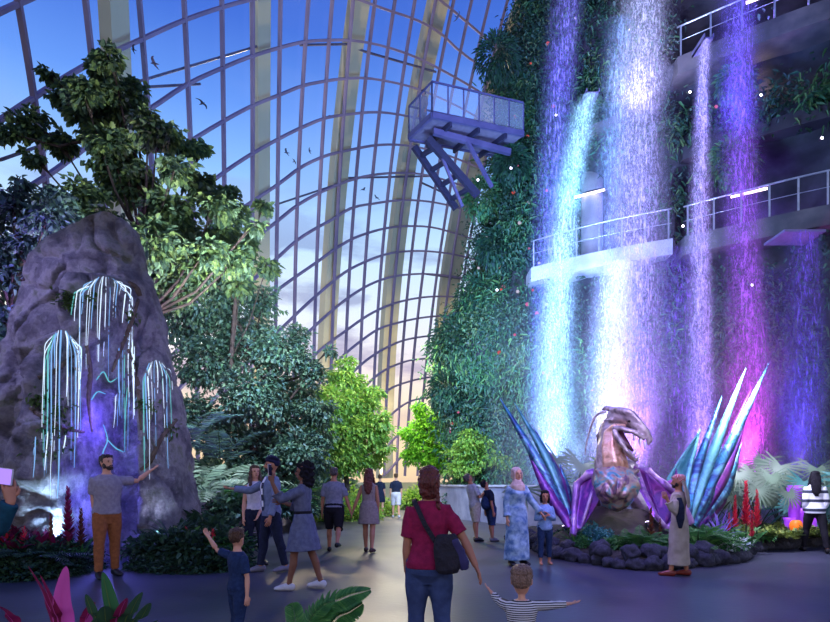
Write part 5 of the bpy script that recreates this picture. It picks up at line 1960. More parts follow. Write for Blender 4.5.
        rr.append(interp(d, [a for a, _ in tab], [b for _, b in tab]) + inf + flare)
        loft(bm, pts, rr, 14)
    def legtube(bm, sg, frac, inf, flare=0.0, wide=0.0):
        hp, k, an = hip[sg]
        tab = [(0, .092 * build), (.2, .088 * build), (.32, .072), (.43, .058), (.55, .058), (.7, .046), (.84, .042)]
        end = frac * .84
        pts, rr = [hp + V(0, 0, .05)], [.086 * build + inf]
        at = lambda d: hp.lerp(k, d / .43) if d <= .43 else k.lerp(an, (d - .43) / .41)
        for d, r in tab:
            if d >= end: break
            pts.append(at(d) + V(0, .012 * (.45 < d < .65), 0)); rr.append(r + inf + wide * d)
        pts.append(at(end)); rr.append(interp(end, [a for a, _ in tab], [b for _, b in tab]) + inf + flare + wide * end)
        loft(bm, pts, rr, 14)
    for c in clothes:
        kind, m = c[0], FAB[c[1]] if isinstance(c[1], str) else c[1]
        o = dict(c[2]) if len(c) > 2 else {}
        bm = bmesh.new()
        inf = o.get('inf', .016)
        if kind in ('shirt', 'jacket', 'vest'):
            tors(bm, o.get('hem', .93), 1.468 if kind != 'vest' else 1.43, inf)
            fr = o.get('sleeve', .42)
            if fr:
                for sg in (1, -1): sleeve(bm, sg, fr, inf * .8, o.get('flare', .004))
        elif kind in ('trousers', 'shorts'):
            tors(bm, .765, o.get('waist', 1.02), inf * .8)
            for sg in (1, -1): legtube(bm, sg, o.get('len', .98), inf * .8, o.get('flare', 0), o.get('wide', 0))
        elif kind in ('dress', 'robe', 'skirt'):
            hem = o.get('hem', .55)
            fl = o.get('flare', .12)
            top = 1.466 if kind != 'skirt' else 1.08
            ac = (hip[1][1] + hip[-1][1]) * .5
            ft = (hip[1][2] + hip[-1][2]) * .5
            tors(bm, 1.0, top, inf)
            pts, rr = [T((0, 0, 1.05)), T((0, .008, .95))], [(.146 + inf, .106 + inf), (.172 + inf, .128 + inf)]
            for f in np.linspace(.2, 1, 6):
                z = .95 + (hem - .95) * f
                cz = z - .925 + pel.z
                d = min(1, max(0, (.925 - z) / .84))
                cc = V(0, 0, 0).lerp(ft, d)
                pts.append(V(cc.x, cc.y, cz))
                rr.append((.178 + inf + fl * f, .136 + inf + fl * f * .9))
            loft(bm, pts, rr, 24, (1, 0, 0))
            fr = o.get('sleeve', .95)
            if fr and kind != 'skirt':
                for sg in (1, -1): sleeve(bm, sg, fr, inf + .004, o.get('sflare', .01))
        elif kind == 'belt':
            tors(bm, 1.06, 1.10, .03)
        me = remesh(bm, max(voxel, .009), 3, kind, disp=o.get('disp'))
        link(kind, me, m, t)
    # ---- hair and head covers
    kind, hc = hair
    if kind != 'bald':
        bm = bmesh.new()
        hm = FAB[hc] if hc in FAB else FAB['hair_' + hc]
        E = lambda c, r, rot=None: ellip(bm, H(c), tuple(v * hs for v in r), HR if rot is None else HR @ rot, 16, 10)
        disp = (.012, 40)
        nm = 'hair'
        if kind in ('short', 'long', 'curly', 'bob', 'braid'):
            E((0, .012, 1.705), (.084, .102, .06))
            E((0, .038, 1.655), (.082, .078, .085))
            E((0, -.045, 1.722), (.066, .05, .028))
            if kind == 'short':
                for sg in (1, -1): E((sg * .072, .005, 1.668), (.012, .03, .04))
            if kind in ('long', 'bob', 'curly', 'braid'):
                for sg in (1, -1):
                    E((sg * .07, -.005, 1.63), (.022, .045, .075))
            if kind == 'long':
                loft(bm, [H((0, .06, 1.66)), H((0, .082, 1.56)), T((0, .11, 1.44)), T((0, .118, 1.32)), T((0, .112, 1.22))], [(.085, .05), (.095, .05), (.1, .042), (.085, .034), (.04, .02)], 14, sd)
                for sg in (1, -1):
                    loft(bm, [H((sg * .074, .0, 1.64)), H((sg * .085, -.01, 1.55)), T((sg * .10, -.07, 1.42)), T((sg * .1, -.115, 1.32))], [.03, .033, .03, .014], 8)
            if kind == 'bob':
                loft(bm, [H((0, .05, 1.66)), H((0, .06, 1.57)), H((0, .055, 1.5))], [(.085, .055), (.092, .055), (.08, .04)], 14, hx)
                for sg in (1, -1): loft(bm, [H((sg * .072, -.01, 1.66)), H((sg * .08, -.012, 1.57)), H((sg * .075, -.015, 1.5))], [.028, .03, .02], 8)
            if kind == 'curly':
                disp = (.05, 22)
                E((0, .06, 1.60), (.105, .085, .13))
                E((0, .075, 1.50), (.10, .07, .09))
                E((0, .03, 1.69), (.1, .11, .085))
            if kind == 'braid':
                E((0, .05, 1.56), (.085, .07, .09))
                E((0, .05, 1.62), (.094, .088, .10))
                for i in range(7):
                    ellip(bm, H((-.075 - .002 * i, .075, 1.585 - i * .03)), (.02, .02, .022), None, 8, 6)
        elif kind == 'turban':
            nm = 'turban'
            disp = (.008, 30)
            for i, (z, r) in enumerate(((1.672, .093), (1.70, .1), (1.73, .094), (1.755, .075))):
                E((0, .012, z), (r, r * 1.18, .034), Matrix.Rotation(.22 * (1 if i % 2 else -1), 3, 'Y') @ Matrix.Rotation(-.12, 3, 'X'))
            E((0, .04, 1.66), (.085, .08, .05))
        elif kind == 'hijab':
            nm = 'headscarf'
            disp = (.01, 14)
            E((0, .02, 1.685), (.094, .108, .082))
            E((0, .035, 1.62), (.096, .086, .11))
            for sg in (1, -1): E((sg * .074, -.02, 1.61), (.022, .05, .09))
            loft(bm, [H((0, .025, 1.535)), T((0, .005, 1.49)), T((0, -.01, 1.42)), T((0, -.02, 1.33)), T((0, -.04, 1.24))], [(.078, .074), (.095, .095), (.145, .125), (.14, .12), (.06, .06)], 18, sd)
        elif kind == 'ghutra':
            nm = 'headcloth'
            disp = (.008, 20)
            E((0, .015, 1.705), (.09, .108, .066))
            E((0, .045, 1.665), (.088, .08, .085))
            E((0, -.075, 1.705), (.05, .04, .014))
        me = remesh(bm, .010 if S < 100 else .007, 2, nm, disp=disp)
        link(nm, me, hm, t)
    if beard:
        bm = bmesh.new()
        ellip(bm, H((0, -.06, 1.553)), tuple(v * hs for v in (.054, .042, .036)), HR, 14, 8)
        for sg in (1, -1): ellip(bm, H((sg * .06, -.02, 1.585)), tuple(v * hs for v in (.014, .035, .045)), HR, 10, 6)
        ellip(bm, H((0, -.09, 1.584)), tuple(v * hs for v in (.034, .012, .007)), HR, 10, 6)
        link('beard', remesh(bm, .009, 2, 'beard', (.008, 50)), FAB['hair_' + (beard if isinstance(beard, str) else 'black')], t)
    if shoes:
        for sg in (1, -1):
            hp, k, an = hip[sg]
            fo = V(sg * .12, -1, 0).normalized()
            so = an.z - .085
            p = lambda d, z: V(an.x, an.y, so) + fo * d + V(0, 0, z)
            bm = bmesh.new()
            loft(bm, [p(-.078, .045), p(-.06, .05), p(-.02, .055), p(.05, .052), p(.12, .038), p(.18, .03), p(.205, .024)], [(.018, .025), (.038, .048), (.044, .055), (.046, .05), (.052, .037), (.044, .027), (.02, .014)], 14, (1, 0, 0))
            link('shoe', bm_mesh(bm, 'shoe'), FAB[shoes], t)
    # world positions of the joints, for things that are held or worn
    M = Matrix.Translation(L) @ Matrix.Rotation(rz, 4, 'Z') @ Matrix.Scale(sc, 4)
    return t, {'M': M, 'hand': {sg: M @ (ar[sg][2] + ar[sg][3] * .10) for sg in (1, -1)}, 'T': lambda v: M @ T(v), 'H': lambda v: M @ H(v)}


def phone(label, p, d, up, size=(.072, .15), lit=False):
    t = thing('smartphone', label, 'phone', p)
    n = Vector(d).normalized()
    u = Vector(up).normalized()
    u = (u - n * n.dot(u)).normalized()
    s = u.cross(n)
    def slab(w, h, t0, t1):
        bm = bmesh.new()
        q = [(s * a * w / 2 + u * b * h / 2) for a, b in ((-1, -1), (1, -1), (1, 1), (-1, 1))]
        v0 = [bm.verts.new(x + n * t0) for x in q]
        v1 = [bm.verts.new(x + n * t1) for x in q]
        bm.faces.new(v0[::-1]); bm.faces.new(v1)
        for k in range(4): bm.faces.new((v0[k], v0[(k + 1) % 4], v1[(k + 1) % 4], v1[k]))
        bmesh.ops.bevel(bm, geom=bm.edges[:], offset=.003, segments=2, affect='EDGES')
        return bm_mesh(bm, 'slab', False)
    link('case', slab(size[0], size[1], -.005, .004), mat('phone_case', srgb(190, 190, 206), rough=.3), t)
    link('screen', slab(size[0] * .9, size[1] * .92, .0035, .0055), emit_mat('phone_screen', srgb(176, 140, 255), 1.15) if lit else mat('phone_glass', srgb(40, 40, 60), rough=.1), t)
    return t


def build_people(plat):
    build_people_mats()
    # man touching the rock
    person('man in grey tee and rust trousers reaching a hand towards the glowing rock', 107, 67.4, 1.82, .75, 'm', 'light', ('short', 'dark_brown'), head=(.35, -.12),
           arms={'L': ((.50, .84, .0), (.42, .66, .58), (.5, .6, .5)), 'R': ((-.10, .12, -1), (.12, .18, -1))}, legs=((-6, 2), (8, 4)), spread=.03,
           clothes=[('shirt', 'grey_tee', {'hem': .90, 'sleeve': .36, 'inf': .03}), ('trousers', 'rust')], shoes='shoe_black', beard='dark_brown', curl=.25)
    # arm with phone at the picture's left edge
    t, j = person('person at the left edge in teal sleeve, only the raised phone arm in view', -27, 165, 1.68, 2.3, 'm', 'tan', ('short', 'black'),
                  arms={'R': ((.30, .12, -.95), (.46, -.02, .88), (-.2, .1, 1)), 'L': ((-.2, .1, -1), (.1, .3, -1))}, clothes=[('jacket', 'teal', {'sleeve': .98, 'hem': .9, 'inf': .024}), ('trousers', 'navy_dark')], voxel=.009, curl=.7)
    h = j['hand'][-1]
    phone('smartphone with a violet lit screen held up at the left edge', h + V(-.05, -.03, .06), (.25, -1, -.1), (.15, 0, 1), (.17, .10), True)
    # pointing boy
    person('boy in navy shirt and trousers pointing up to the left, seen from behind', 238, 121, .985, 2.35, 'm', 'light', ('short', 'brown'), head=(.45, -.08), hs=1.22,
           arms={'L': ((-.72, .3, .22), (-.62, .3, .78), (-.6, .25, .85)), 'R': ((.22, -.05, -1), (.05, -.2, -1))}, legs=((4, 2), (-5, 2)), clothes=[('shirt', 'navy', {'hem': .9, 'sleeve': .42, 'inf': .022}), ('trousers', 'navy', {'inf': .022})], voxel=.011, shoes='shoe_grey', curl=.4)
    # group at the wall
    person('woman with long brown hair, white top and black trousers behind the turbaned man', 255, 58.5, 1.70, .55, 'f', 'light', ('long', 'brown'), head=(.0, -.05), arms={'L': ((.1, -.1, -1), (-.2, -.5, -.7)), 'R': ((-.15, 0, -1), (.0, -.2, -1))},
           legs=((3, 2), (-4, 2)), clothes=[('shirt', 'white', {'hem': .98, 'sleeve': 0}), ('trousers', 'navy_dark')], shoes='shoe_black')
    turban = person('man in dark turban, grey blazer and printed shirt pointing left', 271, 63.8, 1.80, -.95, 'm', 'tan', ('turban', 'turban'), head=(-.15, -.08), beard='black',
           arms={'R': ((-.8, -.2, -.42), (-.98, -.1, .12)), 'L': ((.02, -.25, -1), (-.25, -.25, -1))}, legs=((-10, 4), (9, 2)), spread=.03,
           clothes=[('jacket', 'blazer', {'hem': .86, 'sleeve': .97, 'inf': .024}), ('trousers', 'navy_dark')], shoes='shoe_grey')
    t, j = turban
    iv = j['M'].inverted()
    q = [iv @ j['T'](v) for v in ((0, -.085, 1.455), (0, -.138, 1.36), (0, -.155, 1.27), (0, -.146, 1.15), (0, -.138, 1.02), (0, -.138, .95))]
    bm = bmesh.new()
    loft(bm, q, [(.045, .012), (.052, .012), (.05, .012), (.048, .012), (.05, .012), (.055, .012)], 12, (1, 0, 0))
    link('shirt_front', remesh(bm, .008, 2, 'shirt_front'), FAB['shirt_print'], t)
    t, j = person('woman with dark curly hair in belted grey blue dress holding up a phone', 303, 76.5, 1.66, -1.75, 'f', 'brown', ('curly', 'black'), head=(.1, -.05),
                  arms={'L': ((-.86, -.22, -.42), (-.42, -.10, .95), (-.1, 0, 1)), 'R': ((-.5, .3, -.9), (-.7, .1, .2))}, legs=((12, 3), (-12, 6)), clothes=[('dress', 'denim_dress', {'hem': .56, 'flare': .1, 'sleeve': .72, 'sflare': .03, 'disp': (.012, 9)}), ('belt', 'black')], shoes='shoe_white', curl=.8)
    h = j['hand'][1]
    phone('slim smartphone raised by the woman in the grey blue dress', h + V(-.02, -.01, .07), (.9, -.4, .1), (0.05, 0, 1))
    # walking couple
    person('man in slate tee and black shorts walking away hand in hand', 334, 49.6, 1.73, PI, 'm', 'tan', ('short', 'grey_brown'), arms={'R': ((.32, -.05, -.95), (.28, .1, -.95)), 'L': ((-.22, .02, -1), (-.08, .22, -1))}, legs=((14, 4), (-16, 34)),
           clothes=[('shirt', 'slate', {'hem': .88, 'inf': .024, 'sleeve': .42}), ('shorts', 'black', {'len': .52, 'inf': .03, 'flare': .02})], shoes='shoe_black', build=1.08)
    person('woman with auburn hair in sleeveless taupe dress walking away hand in hand', 369, 49.6, 1.70, PI - .1, 'f', 'tan', ('long', 'red_brown'), arms={'L': ((-.36, -.05, -.95), (-.34, .1, -.9)), 'R': ((.15, 0, -1), (.02, .15, -1))}, legs=((10, 3), (-9, 8)), spread=0,
           clothes=[('dress', 'taupe', {'hem': .60, 'flare': .03, 'sleeve': 0})], shoes='shoe_brown')
    # far pair
    person('distant person in dark dress walking at the end of the path', 380, 24, 1.78, PI, 'f', 'light', ('short', 'brown'), legs=((8, 2), (-8, 4)), clothes=[('dress', 'navy_dark', {'hem': .62, 'flare': .03, 'sleeve': .4})], voxel=.018)
    person('distant man in dark tee and white shorts walking at the end of the path', 396, 24.5, 1.82, PI, 'm', 'light', ('short', 'brown'), legs=((9, 2), (-9, 4)), clothes=[('shirt', 'navy_dark', {'hem': .9}), ('shorts', 'white', {'len': .5, 'inf': .026, 'flare': .02})], shoes='shoe_white', voxel=.018)
    # mother and toddler
    t, j = person('woman in burgundy tee and jeans seen from behind, nearest adult in the middle', 429, 137, 1.505, PI, 'f', 'tan', ('braid', 'red_brown'), head=(-.12, .02),
                  arms={'R': ('reach', P(485, 585, 4.18), (.5, .6, -.2)), 'L': ((-.16, .04, -1), (.0, .22, -1))}, legs=((6, 3), (-4, 3)), spread=.02,
                  clothes=[('shirt', 'burgundy', {'hem': .90, 'sleeve': .42, 'inf': .018, 'flare': .008}), ('trousers', 'jeans', {'inf': .017})], shoes='shoe_brown', voxel=.008, build=1.08, curl=.55)
    mj = j
    # shoulder bag with its strap
    bagm = mat('bag_cloth', srgb(30, 26, 40), srgb(22, 20, 30), rough=.8, scale=12, bump=.4)
    T = j['T']
    b = T((-.12, .17, 1.02))
    bag = thing('shoulder_bag', 'black cloth shoulder bag hanging behind the hip of the woman in burgundy', 'bag', b)
    bm = bmesh.new()
    loft(bm, [V(.01, -.01, .15), V(.015, -.015, .10), V(.02, -.02, 0), V(.03, -.02, -.09), V(.03, -.02, -.12)], [(.07, .03), (.085, .042), (.10, .055), (.095, .05), (.07, .03)], 16, (1, 0, 0))
    link('pouch', remesh(bm, .009, 3, 'pouch', (.015, 12)), bagm, bag)
    bm = bmesh.new()
    loft(bm, [V(.07, -.045, .12), V(.10, -.04, .04), V(.125, -.03, -.05), V(.14, -.02, -.1)], [(.03, .012), (.045, .014), (.05, .014), (.03, .01)], 10, (1, 0, 0))
    link('flap', remesh(bm, .008, 3, 'flap', (.012, 14)), mat('bag_lining', srgb(52, 48, 96), rough=.8), bag)
    pts = [T(q) for q in ((.115, -.06, 1.455), (.125, .0, 1.475), (.12, .06, 1.455), (.085, .115, 1.38), (.04, .135, 1.28), (-.02, .135, 1.18), (-.07, .15, 1.1))]
    sp = smooth_path([tuple(q) for q in pts], 30)
    bm = bmesh.new()
    offs = []
    pp = [Vector(q) - b for q in sp]
    for i, q in enumerate(pp):
        tt = (pp[min(i + 1, 30)] - pp[max(i - 1, 0)]).normalized()
        nn = (q + b - T((0, 0, 1.25)))
        nn = (nn - tt * nn.dot(tt)).normalized()
        s = tt.cross(nn)
        offs.append([s * .017 + nn * .006, s * .017 - nn * .002, -s * .017 - nn * .002, -s * .017 + nn * .006])
    strip_solid(bm, pp, offs)
    link('strap', bm_mesh(bm, 'strap', False), bagm, bag)
    # toddler: held hand meets the mother's
    h = mj['hand'][-1]
    person('toddler in finely striped top with both arms stretched out, seen from behind', 521.5, 154, .75, PI, 'm', 'light', ('short', 'blond'), head=(-.25, -.05), hs=1.95, shw=1.25,
           arms={'L': ('reach', P(487, 587, 4.10), (.1, .8, -.5)), 'R': ((.98, .05, .02), (.98, .05, .10), (.95, 0, .2))}, legs=((3, 2), (-4, 2)), clothes=[('shirt', 'stripe_fine', {'hem': .86, 'sleeve': .86, 'inf': .022}), ('trousers', 'navy_dark')],
           shoes='shoe_grey', voxel=.012, curl=.3, build=1.28)
    # gazing men near the wall
    person('man in pale tee and beige shorts leaning back with folded arms to look up', 475, 41.5, 1.66, 2.0, 'm', 'tan', ('short', 'grey_brown'), head=(0, -.5), torso=(-.2, 0), arms={'L': ((.30, .1, -.85), (.55, -.4, .25)), 'R': ((.4, -.2, -.85), (.3, .5, .3))}, legs=((8, 2), (-2, 0)),
           clothes=[('shirt', 'grey_white', {'hem': .88, 'inf': .024}), ('shorts', 'beige', {'len': .52, 'inf': .028, 'flare': .016})], shoes='shoe_black', voxel=.014)
    t, j = person('youth in navy tee and dark shorts leaning back to look up near the wall', 491, 41.5, 1.50, 2.0, 'm', 'tan', ('short', 'black'), head=(0, -.45), torso=(-.22, 0), legs=((8, 2), (-2, 0)), clothes=[('shirt', 'navy_dark', {'hem': .88, 'inf': .022}), ('shorts', 'navy', {'len': .56, 'inf': .026, 'flare': .016})], shoes='shoe_grey', voxel=.014)
    b = j['T']((-.02, .16, 1.12))
    bag = thing('backpack', 'small navy backpack worn by the youth looking up near the wall', 'bag', b)
    bm = bmesh.new()
    ellip(bm, (0, 0, 0), (.11, .11, .17))
    ellip(bm, (0.02, -.02, -.06), (.1, .1, .1))
    link('pouch', remesh(bm, .014, 2, 'pouch'), FAB['navy'], bag)
    # family at the statue
    person('woman in beige headscarf and long blue patterned robe standing before the falls', 517, 58.8, 1.66, .3, 'f', 'light', ('hijab', 'scarf'), head=(.05, -.02), arms={'L': ((.5, -.1, -.85), (.45, -.1, -.6)), 'R': ((-.2, 0, -1), (.02, -.2, -1))},
           clothes=[('robe', 'robe', {'hem': .1, 'flare': .05, 'sleeve': .95, 'sflare': .025, 'disp': (.014, 8)})], shoes='shoe_black')
    person('girl with dark hair in pale blue blouse and navy leggings beside the robed woman', 545, 58.2, 1.23, .05, 'f', 'tan', ('bob', 'black'), hs=1.22, head=(-.15, 0), arms={'L': ((.2, -.15, -.95), (-.55, -.45, .45)), 'R': ((-.25, -.1, -.9), (.5, -.5, .25))},
           legs=((-4, 0), (4, 2)), clothes=[('shirt', 'sky', {'hem': .82, 'sleeve': .9, 'inf': .03, 'flare': .012}), ('trousers', 'navy', {'len': .9})], shoes=None)
    # man in thobe
    t, j = person('man in beige robe, dark sleeveless vest and red checked cap looking at the dragon', 679, 66.5, 1.52, -2.15, 'm', 'tan', ('ghutra', 'red_check'), head=(.2, -.05), beard='black', torso=(.03, 0),
                  arms={'L': ((-.22, -.16, -.96), (-.45, .05, .88)), 'R': ((-.12, .16, -1), (-.2, .1, -1))}, legs=((9, 3), (-6, 2)), clothes=[('robe', 'thobe', {'hem': .2, 'flare': .03, 'sleeve': .92, 'sflare': .02, 'disp': (.01, 8)})], shoes='shoe_red')
    # scarf falling behind and a dark bag-like shawl
    bm = bmesh.new()
    Tl = lambda v: Vector(v)
    T, H_ = j['T'], j['H']
    iv = t.matrix_basis.inverted() if False else j['M'].inverted()
    q = lambda v: iv @ v
    loft(bm, [q(H_((0, .07, 1.68))), q(H_((0, .10, 1.58))), q(T((0, .14, 1.44))), q(T((0, .16, 1.28))), q(T((0, .16, 1.18)))], [(.08, .03), (.1, .03), (.14, .03), (.14, .025), (.1, .018)], 14, (1, 0, 0))
    link('headcloth_tail', remesh(bm, .011, 3, 'tail'), FAB['thobe'], t)
    bm = bmesh.new()
    loft(bm, [q(T((.20, .04, 1.36))), q(T((.215, .06, 1.2))), q(T((.215, .06, 1.0))), q(T((.20, .05, .84)))], [(.03, .05), (.035, .075), (.035, .07), (.02, .03)], 14, (1, 0, 0))
    link('shawl', remesh(bm, .011, 3, 'shawl'), FAB['navy_dark'], t)
    # woman in stripes
    person('woman with long black hair in wide striped jumper and black leggings at the right edge', 815, 49.6, 1.66, 2.75, 'f', 'tan', ('long', 'black'), arms={'L': ((-.2, -.1, -1), (.25, .3, -.8)), 'R': ((.2, -.1, -1), (-.25, .3, -.8))}, legs=((15, 2), (-14, 4)), spread=.05,
           clothes=[('shirt', 'stripe_wide', {'hem': .86, 'sleeve': .92, 'inf': .032, 'flare': .01}), ('trousers', 'black', {'inf': .012})], shoes='shoe_black')
    # visitor on the lookout
    A, B, u = plat
    person('visitor leaning at the end rail of the lookout platform', 0, 26, 1.62, -.9, 'm', 'tan', ('short', 'black'), loc=B.lerp(A, .22) + u * .10, clothes=[('shirt', 'taupe', {'hem': .88, 'sleeve': .9}), ('trousers', 'slate')], voxel=.018)
# ------------------------------------------------------------------ winged dragon sculpture
def build_dragon():
    Z0 = 11.4
    base = G(617, Z0)
    t = thing('dragon_sculpture', 'pearly winged dragon sculpture with open beak rising before the waterfalls', 'sculpture', base)
    D = lambda px, py, dy=0.0: P(px, py, Z0 + dy) - base

    def irid(name, cols, rough=.35, metal=.35, scale=3.0, bump=.4, bscale=16):
        m, nt, out = new_mat(name)
        b = N(nt, 'ShaderNodeBsdfPrincipled', Roughness=rough, Metallic=metal)
        tc = N(nt, 'ShaderNodeTexCoord')
        n = N(nt, 'ShaderNodeTexNoise', Scale=scale, Detail=5.0, Distortion=1.2)
        nt.links.new(tc.outputs['Object'], n.inputs['Vector'])
        k = len(cols)
        nt.links.new(ramp(nt, n.outputs[0], [(.28 + .44 * i / (k - 1), c) for i, c in enumerate(cols)]), b.inputs['Base Color'])
        n2 = N(nt, 'ShaderNodeTexNoise', Scale=bscale, Detail=6.0)
        nt.links.new(tc.outputs['Object'], n2.inputs['Vector'])
        bp = N(nt, 'ShaderNodeBump', Strength=bump, Distance=.03)
        nt.links.new(n2.outputs[0], bp.inputs['Height'])
        nt.links.new(bp.outputs[0], b.inputs['Normal'])
        nt.links.new(b.outputs[0], out.inputs[0])
        return m
    hide = irid('pearl_hide', [srgb(66, 58, 66), srgb(140, 126, 124), srgb(176, 162, 160), srgb(96, 76, 72)])
    throat = irid('bronze_throat', [srgb(96, 66, 56), srgb(186, 140, 110), srgb(214, 176, 150), srgb(120, 84, 76)], scale=5)
    chest = irid('chest_plates', [srgb(50, 42, 48), srgb(80, 140, 150), srgb(160, 134, 120), srgb(100, 64, 92), srgb(46, 92, 108)], scale=4.5)
    purple = irid('wing_purple', [srgb(70, 30, 90), srgb(140, 60, 150), srgb(96, 50, 140), srgb(180, 90, 180)], metal=.25, scale=2.5)
    bladem = irid('wing_blade', [srgb(30, 40, 78), srgb(70, 150, 180), srgb(58, 66, 130), srgb(120, 190, 210), srgb(110, 60, 150)], metal=.4, scale=2.2)
    tealm = irid('wing_teal', [srgb(60, 130, 140), srgb(110, 180, 180), srgb(70, 110, 150)], metal=.2)
    bone = irid('wing_bone', [srgb(80, 50, 110), srgb(150, 100, 170), srgb(200, 170, 200)], metal=.3)
    # body, neck and skull
    bm = bmesh.new()
    loft(bm, [D(616, 478, 1.9), D(616, 474, 1.2), D(617, 474, .6), D(616, 478, .1), D(615, 486, -.25), D(614, 494, -.4)], [(.25, .2), (.40, .32), (.44, .38), (.42, .40), (.34, .32), (.18, .15)], 20, (1, 0, 0))
    loft(bm, [D(613, 484, -.1), D(612, 468, -.22), D(611, 452, -.2), D(611, 438, -.12), D(613, 427, -.12), D(620, 420, -.22), D(628, 419, -.32)], [(.40, .32), (.34, .28), (.27, .25), (.23, .24), (.21, .23), (.18, .2), (.16, .18)], 18, (1, 0, 0))
    # skull, cheeks and hooked upper beak
    loft(bm, [D(611, 420, -.15), D(620, 416, -.3), D(631, 419, -.48), D(640, 427, -.62), D(647, 434, -.7), D(650, 440, -.74), D(648, 446, -.75)], [(.12, .14), (.20, .15), (.18, .13), (.13, .1), (.09, .08), (.06, .06), (.015, .02)], 16, (0, 1, 0))
    for sg in (-1, 1):   # brow ridges, cheek bones, lip edges
        loft(bm, [D(609, 410, -.2 + sg * .1), D(619, 410, -.32 + sg * .17), D(629, 412, -.46 + sg * .18), D(640, 421, -.6 + sg * .12), D(646, 428, -.68 + sg * .07)], [.02, .055, .06, .04, .015], 8)
        loft(bm, [D(612, 428, -.25 + sg * .16), D(622, 428, -.4 + sg * .2), D(634, 432, -.55 + sg * .16), D(645, 440, -.68 + sg * .08)], [.05, .065, .045, .02], 8)
        loft(bm, [D(613, 420, -.2 + sg * .19), D(606, 420, -.1 + sg * .22), D(601, 424, 0 + sg * .24)], [.05, .035, .008], 8)
    loft(bm, [D(622, 412, -.3), D(613, 409, -.2), D(606, 408, -.12), D(601, 410, -.05)], [.07, .06, .04, .01], 8)
    loft(bm, [D(630, 415, -.48), D(638, 420, -.6), D(645, 428, -.68)], [.03, .035, .012], 7)
    # rear body and tail
    loft(bm, [D(616, 478, 1.7), D(616, 486, 2.6), D(618, 500, 3.4), D(622, 520, 4.1)], [.3, .22, .14, .04], 12)
    body = remesh(bm, .026, 4, 'body', (.03, 5))
    link('body', body, hide, t)
    bm = bmesh.new()     # throat folds
    for k, off in enumerate((-.16, -.08, 0, .08, .16)):
        loft(bm, [D(617 + off * 62, 478, -.42 + abs(off) * .5), D(615 + off * 56, 462, -.52 + abs(off) * .6), D(612 + off * 46, 446, -.44 + abs(off) * .5), D(613 + off * 40, 432, -.36 + abs(off) * .5), D(620 + off * 26, 425, -.45)], [.075, .07, .06, .055, .05], 10)
    link('throat', remesh(bm, .02, 3, 'throat'), throat, t)
    bm = bmesh.new()     # hanging breast plate
    loft(bm, [D(617, 472, -.38), D(617, 484, -.52), D(617, 494, -.56), D(617, 502, -.5), D(617, 509, -.36)], [(.34, .2), (.42, .24), (.38, .23), (.28, .18), (.1, .08)], 20, (1, 0, 0))
    for sg in (-1, 1):
        loft(bm, [D(617 + sg * 20, 470, -.4), D(617 + sg * 12, 476, -.62), D(617 + sg * 4, 484, -.76), D(617 + sg * 2, 494, -.78)], [.06, .06, .05, .03], 8)
        loft(bm, [D(617 + sg * 21, 478, -.42), D(617 + sg * 17, 490, -.64), D(617 + sg * 9, 500, -.7), D(617 + sg * 3, 505, -.6)], [.05, .06, .05, .03], 8)
        loft(bm, [D(617 + sg * 12, 484, -.66), D(617 + sg * 10, 492, -.76), D(617 + sg * 5, 498, -.76)], [.05, .055, .03], 8)
    link('breast_plate', remesh(bm, .02, 3, 'breast', (.02, 8)), chest, t)
    bm = bmesh.new()     # lower jaw
    for sg in (-1, 1):
        loft(bm, [D(614, 430, -.32 + sg * .15), D(620, 441, -.44 + sg * .14), D(627, 451, -.55 + sg * .1), D(634, 458, -.62 + sg * .04)], [.06, .055, .04, .03], 10)
    loft(bm, [D(624, 449, -.5), D(630, 456, -.58), D(636, 461, -.63), D(639, 460, -.65)], [(.09, .05), (.07, .045), (.045, .035), (.015, .015)], 12, (0, 1, 0))
    link('lower_jaw', remesh(bm, .014, 3, 'jaw', (.015, 9)), hide, t)
    bm = bmesh.new()
    loft(bm, [D(618, 432, -.4), D(626, 443, -.52), D(633, 451, -.6)], [(.09, .05), (.06, .035), (.02, .02)], 10)
    link('tongue', bm_mesh(bm, 'tongue'), mat('dragon_mouth', srgb(70, 34, 48), rough=.4), t)
    tm = mat('dragon_tooth', srgb(226, 220, 216), rough=.3)
    for px, py, tx, ty, dy in ((645, 442, 644, 449, -.62), (645, 442, 645, 449, -.78), (640, 438, 639, 445, -.54), (641, 439, 640, 446, -.74), (634, 434, 633, 440, -.46), (635, 435, 634, 441, -.68),
                               (637, 459, 640, 452, -.62), (633, 455, 637, 449, -.54), (633, 455, 636, 449, -.66), (628, 449, 632, 444, -.48), (623, 443, 627, 438, -.42)):
        bm = bmesh.new()
        loft(bm, [D(px, py, dy), D((px + tx) / 2, (py + ty) / 2, dy), D(tx, ty, dy - .01)], [.026, .018, .004], 7)
        link('tooth', bm_mesh(bm, 'tooth'), tm, t)
    for sg in (-1, 1):
        bm = bmesh.new()
        ellip(bm, D(629, 421, -.46 + sg * .185), (.03, .02, .022), None, 10, 6)
        link('eye', bm_mesh(bm, 'eye'), mat('dragon_eye', srgb(30, 24, 20), rough=.1), t)
    for pts in ([D(606, 411, -.18), D(596, 416, -.1), D(590, 430, .0), D(586, 446, .05), D(585, 455, .05)], [D(610, 416, .0), D(601, 426, .1), D(598, 440, .12)]):
        pp = smooth_path([tuple(q) for q in pts], 16)
        bm = bmesh.new()
        loft(bm, pp, [.028 * (1 - .75 * i / 16) for i in range(17)], 7)
        link('trailing_whip', bm_mesh(bm, 'whip'), hide, t)
    bm = bmesh.new()
